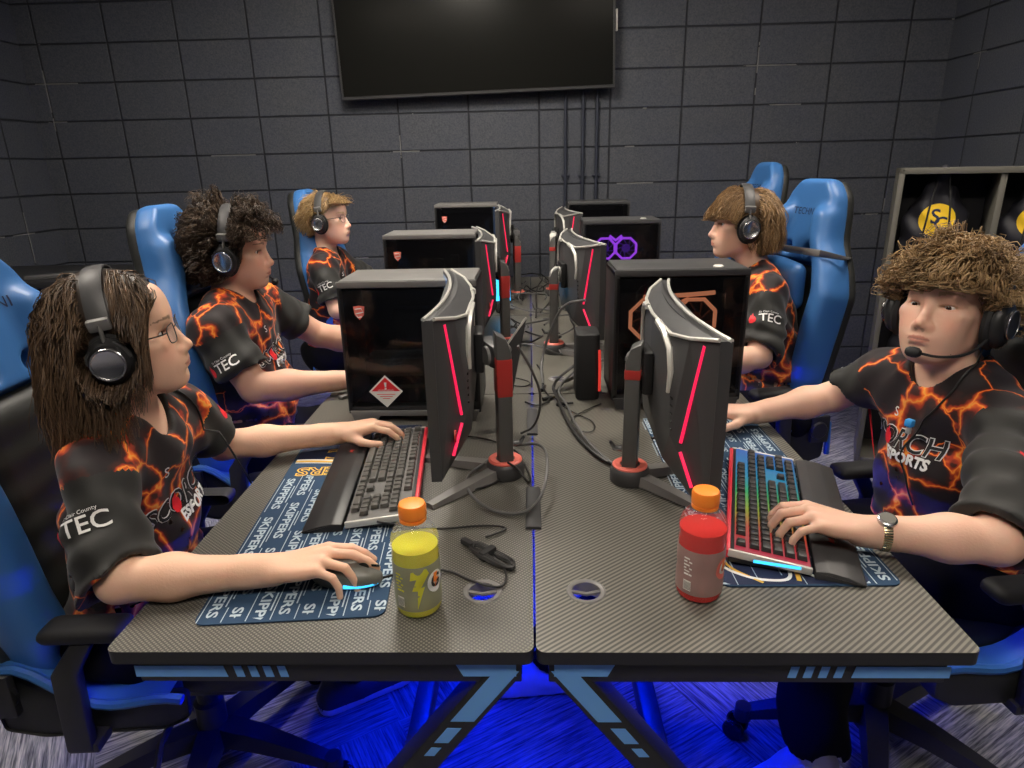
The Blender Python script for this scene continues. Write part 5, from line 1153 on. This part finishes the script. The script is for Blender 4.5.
    for s in (-1, 1):
        c = W(.0635, s * .032, -.002); R3 = Matrix(Mh.T.tolist()); m = MB(); m.lathe([(.0118 * math.sin(a), .0118 * math.cos(a)) for a in np.linspace(0.001, PI, 14)], n=20); e = m.build('eye', M['eyew'], root)
        e.matrix_local = Matrix.Translation(Vector(c - loc)) @ R3.to_4x4() @ Matrix.Rotation(R_(90 + (6 if eye_open < .004 else 0)), 4, 'Y')
        m = MB(); m.lathe([(.0118 * math.sin(a) * 1.01, .0118 * math.cos(a) * 1.012) for a in np.linspace(.001, .46, 7)], n=20); m.build('iris', M['iris'], e); m = MB(); m.lathe([(.0118 * math.sin(a) * 1.02, .0118 * math.cos(a) * 1.025) for a in np.linspace(.001, .22, 5)], n=16); m.build('pupil', M['pupil'], e)
    make_hair(E, Mh, hair[0], hair[1], hair[2], hair[3], hair[4], root, loc, *hair[5:])
    # ---- jersey
    F = Field(); torso(F, .004)
    A_ = {}; HOL = []
    for q, sd in enumerate(('R', 'L')):
        Sx, Ex = J['S' + sd], J['E' + sd]; ax = nrm(Ex - Sx); Lx = np.linalg.norm(Ex - Sx); ce = Sx + ax * Lx * cuff[q]; A_[sd] = (Sx, ax, ce, Lx); HOL.append((ce, ax)); cn = nrm(ax + (nrm(J['W' + sd] - Ex) * .55 if cuff[q] > .9 else 0))
        G = Field(); G.cap(Sx - ax * .0, Sx + ax * Lx * 1.25, .061 * arm, .074 * arm, k=0); G.plane(ce, cn)
        op = G.ops[0][1]; pl = G.ops[1][1]
        F.put('u', (lambda op, pl: lambda P: np.maximum(op(P), pl(P)))(op, pl), (Sx + ce) / 2, .28, .035)
    sdv = lavaseed * 1.3
    F.put('d', lambda P: .0035 * np.sin(P[..., 0] * 34 + P[..., 2] * 21 + 2.2 * np.sin(P[..., 1] * 17 + sdv)) + .0045 * np.sin(P[..., 2] * 43 + 2.5 * np.sin(P[..., 0] * 13 + P[..., 1] * 15 + sdv)) * np.clip(1.4 - np.abs(P[..., 2] - .8) * 3, .25, 1) + .002 * np.sin(P[..., 1] * 90 + P[..., 2] * 40 + 3 * np.sin(P[..., 0] * 22)), (0, 0, 1), 99)
    for q, sd in enumerate(('R', 'L')):   # diagonal pulls across the sleeves
        Sx, ax, ce, Lx = A_[sd]
        F.put('d', (lambda Sx, ax: lambda P: .0035 * np.sin(((P - Sx) @ ax) * 75 + ((P - Sx) @ Fw) * 45 + 1.5 * np.sin(((P - Sx) @ U) * 30)) * np.clip(((P - Sx) @ ax) * 8, 0, 1))(Sx, ax), (Sx + ce) / 2, .2)
    nd = nrm(W(-.022, 0, -.055) - nk); F.cap(nk + Fw * .004 + nd * .006, nk + nd * .18, neckr + .010, neckr + .03, .006, 's')
    F.cap(nk + Fw * .040 - U * .006, nk + Fw * .05 + U * .1, .036, .06, .02, 's')
    for ce_, ax_ in HOL: F.cap(ce_ - ax_ * .035, ce_ + ax_ * .07, .050 * arm, .062 * arm, 0.0, 's')
    F.plane(pel + V3(0, 0, -.06), (0, 0, -1))
    lo = np.minimum.reduce([pel, nk, J['SR'], J['SL'], J['ER'], J['EL']]) - .22; hi = np.maximum.reduce([pel, nk, J['SR'], J['SL'], J['ER'], J['EL']]) + .22
    Vs, Qs = biggest(*polygonise(F, lo, hi, max(res * 1.4, .0045)))
    isl = np.zeros(len(Vs), bool)
    for sd, sg in (('R', -1), ('L', 1)):
        Sx, ax, ce, Lx = A_[sd]; q = Vs - Sx; t = q @ ax; dist = np.linalg.norm(q - t[:, None] * ax, axis=1); isl |= (t > .02) & (dist < .095 * arm) & (((Vs - pel) @ S) * sg > (half - .015) - .25 * np.clip(t, 0, .2) + .0) & (t < Lx)
    dneck = F.ops and np.abs(np.linalg.norm(np.cross(Vs - nk, nd), axis=1) - (neckr + .014)); col = (((Vs - nk) @ nd) > -.03) & (np.linalg.norm(np.cross(Vs - (nk + Fw * .012), nd), axis=1) < neckr + .020)
    ml = lava('jersey with glowing crack print ' + key, lavaseed); sh = np_mesh('jersey', Vs - loc, Qs, [ml, M['sleeve']], root, mi=(isl | col).astype(int), smooth_it=2)
    bpy.context.view_layer.update(); T = BVHTree.FromObject(sh, bpy.context.evaluated_depsgraph_get())
    def onshirt(name, mt, vs, fs, O, u, v, n, off, par=sh): m = MB(); wrap_poly(m, vs, fs, O - loc, u, v, n, T, off); return m.build(name, M[mt], par, smooth=False)
    O = H(.66) + Fw * .1 + S * logo_dx + U * logo_dy
    for txt, sz, dx, dy, lay in (('SCORCH', .056, .0, .0, True), ('ESPORTS', .031, .034, -.034, False)):
        if lay:
            vs, fs = text_data(txt, sz, sub=2, bold=.0022, shear=.15); onshirt('logo_outline', 'white', [Vector((v.x + dx, v.y + dy, 0)) for v in vs], fs, O, S, U, Fw, .0022)
            vs, fs = text_data(txt, sz, sub=2, off=.0006, shear=.15); onshirt('logo_letters', 'blackm', [Vector((v.x + dx, v.y + dy, 0)) for v in vs], fs, O, S, U, Fw, .0034)
        else:
            vs, fs = text_data(txt, sz, sub=1, bold=.0014, shear=.1); onshirt('esports_letters', 'white', [Vector((v.x + dx, v.y + dy, 0)) for v in vs], fs, O, S, U, Fw, .0040)
    fl = [(0, -.026), (.010, -.022), (.015, -.010), (.012, .004), (.008, .010), (.006, .003), (.002, .026), (-.004, .012), (-.008, .016), (-.012, .004), (-.015, -.008), (-.010, -.022)]
    onshirt('flame', 'redink', [Vector((x * .85 - .026, y * .85, 0)) for x, y in [(0, -.005)] + fl], [(0, 1 + i, 1 + (i + 1) % len(fl)) for i in range(len(fl))], O, S, U, Fw, .0045)
    # small mark under the collar
    vs, fs = text_data('S', .03, sub=1); onshirt('small_mark', 'white', vs, fs, H(.84) + Fw * .1 - S * .05, S, U, Fw, .002)
    # school mark on each sleeve
    for sd, sg in (('R', -1), ('L', 1)):
        Sx, ax, ce, Lx = A_[sd]; mid = Sx + ax * Lx * .50; out = S * sg; out = nrm(out - ax * (out @ ax) + V3(0, 0, .12)); out = nrm(out - ax * (out @ ax)); fu = -ax; uu = np.cross(fu, out)
        vs, fs = text_data('TEC', .040, sub=1, bold=.0004); onshirt('sleeve_letters', 'white', [Vector((v.x + .006, v.y, 0)) for v in vs], fs, mid, uu, fu, out, .0022)
        vs, fs = text_data('St Clair County', .0095, sub=0); onshirt('sleeve_small_letters', 'white', [Vector((v.x, v.y + .022, 0)) for v in vs], fs, mid, uu, fu, out, .0022)
        onshirt('sleeve_flame', 'redink', [Vector((x * .6 - .046, y * .75 + .002, 0)) for x, y in [(0, -.005)] + fl], [(0, 1 + i, 1 + (i + 1) % len(fl)) for i in range(len(fl))], mid, uu, fu, out, .0022)
    # ---- trousers and shoes
    if 'KR' in J:
        F = Field(); F.ell(pel + V3(0, 0, -.0), (.15 * b, .185 * b, .12), MT, 0)
        for sd in ('R', 'L'):
            F.cap(J['H' + sd], J['K' + sd], .095, .072, k=.05); F.cap(J['K' + sd], J['A' + sd] + V3(0, 0, .03), .074, .075, k=.03); F.cap(J['A' + sd] + V3(0, 0, .02), J['A' + sd] - V3(0, 0, .1), .068, .068, .003, 's')
            F.plane(V3(0, 0, .085), (0, 0, -1)) if sd == 'L' else None
        F.put('d', lambda P: .006 * np.sin(P[..., 2] * 30 + 2 * np.sin(P[..., 0] * 25 + P[..., 1] * 20)), (0, 0, 0), 99)
        pts = np.array([J[k] for k in ('pel', 'KR', 'KL', 'AR', 'AL', 'HR', 'HL')]); Vt, Qt = polygonise(F, pts.min(0) - .2, pts.max(0) + .2, .009); np_mesh('trousers', Vt - loc, Qt, M['trouser'], root)
        for sd in ('R', 'L'): shoe(root, loc, J['A' + sd], (J['D' + sd][0], J['D' + sd][1]), shoes[0 if sd == 'R' else 1])
    return root, E, Mh, T, loc

def seat_legs(J, yaw, feet):
    c, s = math.cos(yaw), math.sin(yaw); f = V3(c, s, 0); l = V3(-s, c, 0); p = V3(*J['pel'])
    J['HR'] = p - l * .09 + f * .02; J['HL'] = p + l * .09 + f * .02
    for sd, (kx, ky, ax, ay) in zip('RL', feet): J['K' + sd] = (kx, ky, .53); J['A' + sd] = (ax, ay, .11); J['D' + sd] = (ax - kx + f[0] * .5, ay - ky + f[1] * .5, 0)
    return J
U0 = V3(0, 0, 1)
wsh, dsh = ('shoed', 'shoe'), ('shoe', 'shoe')
# long haired player with glasses
J = seat_legs(dict(pel=(-.86, .41, .53), neck=(-.775, .372, .968), SR=(-.745, .225, .925), ER=(-.675, .125, .785), WR=(-.435, .150, .787), SL=(-.765, .535, .925), EL=(-.735, .640, .800), WL=(-.480, .712, .797)), R_(8), [(-.50, .46, -.53, .68), (-.50, .66, -.50, .80)])
P1 = person('near left', 'person with long brown hair and glasses, left hand on keyboard and right hand on mouse', (-.750, .374, 1.131), (19.8, 8.2, 3.1), J, b=.93, res=.0026, skin=(.72, .44, .31), hair=('long', 4600, 11, (.034, .019, .011), (.150, .092, .052), 1., .0012), lavaseed=1, arm=.88, neckr=.047, shoes=(wsh, wsh), cuff=(.98, .72),
    hands=[dict(W=(-.425, .151, .788), d=(.98, .04, .10), s=(0, 1, 0), up=U0, sc=.95, curl=(.30, .55, .30), lift=.008, per=[(.22, .40, .25), (.22, .42, .25), (.42, .70, .35), (.5, .7, .4)]),
           dict(W=(-.470, .714, .800), d=(.96, .10, .10), s=(0, -1, 0), up=U0, sc=.95, curl=(.35, .45, .30), lift=.006)])
# bushy haired player
J = seat_legs(dict(pel=(-.99, 1.30, .53), neck=(-.955, 1.262, 1.035), SR=(-.925, 1.07, .975), ER=(-.830, 1.065, .800), WR=(-.575, 1.15, .795), SL=(-.945, 1.455, .985), EL=(-.80, 1.60, .83), WL=(-.56, 1.56, .795)), R_(5), [(-.60, 1.22, -.60, 1.3), (-.60, 1.42, -.60, 1.45)])
P2 = person('mid left', 'person with bushy dark curly hair and headset, forearms on the middle left desk', (-.919, 1.275, 1.184), (6.1, -.9, 2.1), J, b=1.16, res=.0032, skin=(.64, .37, .27), hair=('curly', 3600, 12, (.018, .011, .007), (.095, .060, .036), 1.12, .0019), fat=.010, lavaseed=5, arm=1.12, neckr=.056, shoes=(wsh, wsh), cuff=(.70, .62),
    hands=[dict(W=(-.570, 1.152, .797), d=(.97, .25, .05), s=(0, 1, 0), up=U0), dict(W=(-.555, 1.56, .797), d=(.97, -.1, .05), s=(0, -1, 0), up=U0)])
# fair haired player at the back left
J = seat_legs(dict(pel=(-1.04, 2.48, .53), neck=(-1.0, 2.41, 1.035), SR=(-.97, 2.26, .985), ER=(-.90, 2.20, .80), WR=(-.66, 2.32, .80), SL=(-.98, 2.57, .985), EL=(-.83, 2.66, .83), WL=(-.63, 2.60, .86)), R_(0), [(-.62, 2.4, -.6, 2.4), (-.62, 2.6, -.6, 2.6)])
P3 = person('far left', 'person with short fair hair, glasses and headset at the farthest left desk', (-.962, 2.400, 1.195), (-6, 6., -2), J, b=.98, res=.004, skin=(.74, .46, .35), hair=('short', 2200, 13, (.20, .115, .045), (.50, .33, .15), 1., .0016), lavaseed=9, neckr=.048, shoes=(wsh, wsh), cuff=(.8, .8),
    hands=[dict(W=(-.655, 2.322, .80), d=(.97, .2, .05), s=(0, 1, 0), up=U0), dict(W=(-.625, 2.598, .865), d=(.9, -.1, .3), s=(0, -1, 0), up=U0)])
# middle right player
J = seat_legs(dict(pel=(.93, 1.58, .53), neck=(.815, 1.615, 1.035), SL=(.80, 1.455, .985), EL=(.755, 1.335, .80), WL=(.56, 1.23, .795), SR=(.83, 1.78, .985), ER=(.78, 1.86, .80), WR=(.56, 1.82, .795)), R_(180), [(.58, 1.66, .55, 1.6), (.58, 1.5, .55, 1.45)])
P4 = person('mid right', 'person in profile with wavy light brown fringe at the middle right desk', (.747, 1.62, 1.206), (177.2, 2.2, 2.7), J, b=1.0, res=.0032, skin=(.74, .45, .33), hair=('wavy', 3000, 14, (.11, .06, .026), (.42, .26, .12), 1.1, .0015), lavaseed=13, neckr=.050, shoes=(wsh, wsh), cuff=(.8, .97),
    hands=[dict(W=(.565, 1.228, .797), d=(-.97, -.05, .05), s=(0, 1, 0), up=U0), dict(W=(.555, 1.82, .797), d=(-.97, 0, .05), s=(0, -1, 0), up=U0)])
# near right player with wrist watch
J = seat_legs(dict(pel=(.95, .56, .53), neck=(.905, .585, .962), SL=(.925, .425, .918), EL=(.775, .205, .800), WL=(.575, .246, .797), SR=(.845, .745, .925), ER=(.775, .835, .835), WR=(.575, .825, .795)), R_(195), [(.52, .72, .06, .74), (.61, .45, .645, .43)])
P5 = person('near right', 'person with curly light brown mop of hair and wristwatch, hand on the rainbow lit keyboard', (.862, .585, 1.116), (215, 13., .9), J, b=1.0, res=.0026, skin=(.75, .46, .34), eye_open=.0036, hair=('mop', 4600, 15, (.13, .075, .034), (.50, .33, .16), 1.15, .0018), lavaseed=21, neckr=.051, arm=.95, shoes=(dsh, dsh), logo_dx=-.035, logo_dy=.025, cuff=(.62, .97),
    hands=[dict(W=(.567, .249, .799), d=(-.93, .12, .14), s=(0, 1, 0), up=U0, sc=.98, lift=.008, per=[(.30, .75, .5), (.38, .8, .5), (.42, .75, .45), (.45, .6, .4)]),
           dict(W=(.567, .825, .797), d=(-.97, 0, .05), s=(0, -1, 0), up=U0)])

# ================================================================ HEADSETS, GLASSES, WATCH
def make_headset(label, dark=False, mic=False):
    r = empty('headset', (0, 0, 0), 0, label, 'headset', 'headsets worn by the players')
    def arc(a0, a1, n, ry, rz, x=0): return [(x, ry * math.sin(a), rz * math.cos(a)) for a in np.linspace(a0, a1, n)]
    b = MB(); b.tube(arc(-1.25, 1.25, 28, .092, .1265), .018, 10, flat=.22, up0=(0, -1, .3)); hb = b.build('headband', M['dgrey'] if not dark else M['black'], r)
    b = MB(); b.tube(arc(-1.05, 1.05, 24, .0875, .1215), .015, 8, flat=.30, up0=(0, -1, .6)); b.build('band_padding', M['blackm'], hb)
    for s in (-1, 1):
        b = MB(); b.tube([(0, s * .0885, .050), (0, s * .094, .030), (-.001, s * .096, .012)], .007, 8, flat=.45); b.box((0, s * .089, .048), (.036, .012, .022), .004, M3=Matrix.Rotation(s * -.28, 3, 'X')); b.build('slider', M['mgrey'] if not dark else M['dgrey'], r)
        R = .041 if not dark else .046; c = (-.004, s * .078, -.015)
        b = MB(); b.lathe([(.018, 0), (.030, -.008 * s), (R, -.004 * s), (R + .002, .004 * s), (R - .002, .010 * s), (.02, .012 * s)], c, 36, 'y', Matrix.Diagonal((.9, 1, 1.08))); b.build('ear_cushion', M['blackm'], r)
        b = MB(); b.lathe([(R - .004, .010 * s), (R - .003, .016 * s), (R - .008, .024 * s), (.030, .029 * s), (0, .030 * s)], c, 36, 'y', Matrix.Diagonal((.9, 1, 1.08))); cu = b.build('ear_cup', M['black'], r)
        b = MB(); b.lathe([(.027, .026 * s), (.027, .0335 * s), (.0245, .0345 * s), (.023, .0335 * s), (0, .0335 * s)], c, 36, 'y'); b.build('cup_disc', M['steel'] if not dark else M['black'], cu)
        b = MB(); b.tube([(c[0] + .0265 * math.cos(a), c[1] + s * .034, c[2] + .0265 * math.sin(a)) for a in np.linspace(0, 2 * PI, 33)], .0016, 6); b.build('cup_ring', M['steel'], cu)
        b = MB(); 
        for dx in (-.034, .034): b.tube([(dx + c[0], s * .096, -.012), (dx * .9 + c[0], s * .099, .002), (dx * .35, s * .099, .018)], .003, 6)
        b.build('yoke', M['dgrey'], r)
    if mic:
        s = mic; b = MB(); p = smooth_path([(.02, s * .088, -.045), (.055, s * .078, -.080), (.090, s * .045, -.094), (.104, s * .012, -.092)], 3); b.tube(p, .0026, 7); bo = b.build('mic_boom', M['black'], r)
        b = MB(); b.lathe([(0, -.014), (.006, -.013), (.0095, -.008), (.0105, 0), (.0095, .008), (.006, .013), (0, .014)], (.106, s * .003, -.092), 20, 'y'); b.build('mic_foam', M['blackm'], bo)
    return r
def wear(o, E, Mh, sc=1., df=0, dz=0):
    R3 = Matrix(Mh.T.tolist()).to_4x4(); o.matrix_world = Matrix.Translation(Vector(E) + (R3 @ Vector((df, 0, dz)))) @ R3 @ Matrix.Diagonal((1, sc, sc, 1))
h0 = make_headset('black headset with steel disc worn over long brown hair, nearest left player'); wear(h0, P1[1], P1[2], 1.03)
for Pp, lab, sc in ((P3, 'black headset worn by the fair haired player at the far left', 1.04), (P4, 'black headset with grey band worn by the player in profile, middle right', 1.06)):
    h = copy_tree(h0, label=lab); wear(h, Pp[1], Pp[2], sc)
h = make_headset('black headset with small microphone worn over bushy dark curly hair', False, 1); wear(h, P2[1], P2[2], 1.10)
h = make_headset('black headset with boom microphone worn by the player with the watch', True, 1); wear(h, P5[1], P5[2], 1.06)
def make_glasses(label):
    r = empty('glasses', (0, 0, 0), 0, label, 'glasses', 'glasses worn by players')
    for s in (-1, 1):
        pts = [(.093 - .006 * (abs(y) / .02) * (1 if y > 0 else .2), s * (.033 + y), z - .004) for y, z in [(.021 * math.copysign(abs(math.cos(a)) ** .6, math.cos(a)), .0165 * math.copysign(abs(math.sin(a)) ** .6, math.sin(a))) for a in np.linspace(0, 2 * PI, 29)]]
        b = MB(); b.tube(pts, .0011, 6); fr = b.build('rim', M['gunmetal'], r)
        b = MB(); b.add([(.0925, s * .033, -.004)] + pts[:-1], [(0, 1 + i, 1 + (i + 1) % 28) for i in range(28)]); b.build('lens', M['lens'], fr)
        b = MB(); b.tube([(.086, s * .054, .002), (.078, s * .066, .003), (.02, s * .0755, .001), (-.01, s * .078, -.004)], .0013, 6); b.build('temple', M['gunmetal'], r)
    b = MB(); b.tube([(.093, -.0125, .002), (.0975, 0, .006), (.093, .0125, .002)], .0011, 6); b.build('bridge', M['gunmetal'], r); return r
g0 = make_glasses('thin wire glasses worn by the long haired player'); wear(g0, P1[1], P1[2], 1.)
g = copy_tree(g0, label='thin wire glasses worn by the fair haired player at the far left'); wear(g, P3[1], P3[2], 1.)
# watch
Wp = V3(.605, .240, .7975); ax = nrm(V3(.775, .205, .800) - V3(.575, .246, .797)); r = empty('wristwatch', tuple(Wp), 0, 'two tone metal wristwatch on the wrist of the nearest right player', 'watch')
zq = Vector(ax).to_track_quat('Z', 'Y').to_matrix(); b = MB(); n = 40
for k in range(n):
    a = 2 * PI * k / n; b.box(zq @ Vector((.0305 * math.cos(a), .0305 * math.sin(a), 0)), (.003, .0042, .014), .0008, M3=zq @ Matrix.Rotation(a, 3, 'Z'))
b.build('bracelet', M['gold'], r)
upv = Vector((0, -.35, 1)).normalized(); upv = (upv - Vector(ax) * upv.dot(Vector(ax))).normalized(); wq = Matrix((Vector(ax).cross(upv), Vector(ax), upv)).transposed().to_3x3()
b = MB(); c_ = upv * .0315; vs0 = len(b.v); b.lathe([(0, .006), (.013, .006), (.0155, .004), (.016, 0), (.015, -.003)], c_, 28, 'z', wq); b.build('case', M['steel'], r)
b = MB(); b.lathe([(0, .0066), (.0125, .0066)], c_, 28, 'z', wq); b.build('dial', M['wood'], r)
# headset leads over the jerseys
def shirt_cable(Pp, pts, label, rad=.0022):
    E, Mh, T, loc = Pp[1], Pp[2], Pp[3], Pp[4]; out = []
    for q in smooth_path(pts, 3):
        w = q - Vector(loc); h = T.find_nearest(w); out.append((h[0] + h[1] * (rad + .001) + Vector(loc)) if h[0] is not None and (h[0] - w).length < .035 else q)
    o0 = out[0].copy(); o = MB().tube([p - o0 for p in out], rad, 7).build('headset_cable', M['cable'], None, loc=o0); return tag(o, label, 'cable', 'headset leads')
Wl = lambda Pp, f, l, u: tuple(Pp[1] + V3(f, l, u) @ Pp[2])
shirt_cable(P5, [Wl(P5, .0, .085, -.06), Wl(P5, .03, .07, -.12), (.835, .50, .93), (.79, .53, .88), (.775, .55, .80), (.80, .50, .70)], 'thin black headset lead hanging down the front of the watch wearer')
o = empty('cable_clip', (.792, .527, .885), R_(30), 'small bright blue clip on the headset lead of the nearest right player', 'clip'); b = MB(); b.box((0, 0, 0), (.016, .016, .016), .003); b.build('clip_body', M['cyan'], o); b = MB(); b.box((.0, 0, -.014), (.008, .010, .02), .002); b.build('clip_jaw', M['silver'], o)
shirt_cable(P1, [Wl(P1, .0, .085, -.06), (-.70, .52, .93), (-.655, .50, .87), (-.64, .52, .80), (-.66, .62, .68)], 'thin black headset lead hanging in front of the long haired player')

# ================================================================ CAMERA AND WORLD
cd = bpy.data.cameras.new('camera'); cam = bpy.data.objects.new('camera', cd); COL.objects.link(cam); scene.camera = cam
f_, pitch, yaw, roll, cx_, cy_, cz_ = 651.714, .319782, .032030, .021674, 0., -.76647, 1.41
cp, sp, cyw, syw = math.cos(pitch), math.sin(pitch), math.cos(yaw), math.sin(yaw)
fw = Vector((-syw * cp, cyw * cp, -sp)); rt = Vector((cyw, syw, 0)); up = rt.cross(fw)
r2 = rt * math.cos(roll) - up * math.sin(roll); u2 = rt * math.sin(roll) + up * math.cos(roll)
cam.matrix_world = Matrix((r2, u2, -fw)).transposed().to_4x4(); cam.matrix_world.translation = (cx_, cy_, cz_)
cd.sensor_width = 36; cd.lens = f_ / 1024 * 36; cd.clip_start = .05
cd.dof.use_dof = False
w = bpy.data.worlds.new('world'); scene.world = w; w.use_nodes = True; w.node_tree.nodes['Background'].inputs[0].default_value = (.5, .55, .65, 1); w.node_tree.nodes['Background'].inputs[1].default_value = .05
scene.view_settings.view_transform = 'Standard'; scene.view_settings.look = 'None'; scene.view_settings.gamma = 1; scene.view_settings.use_curve_mapping = False; scene.view_settings.exposure = 0.2
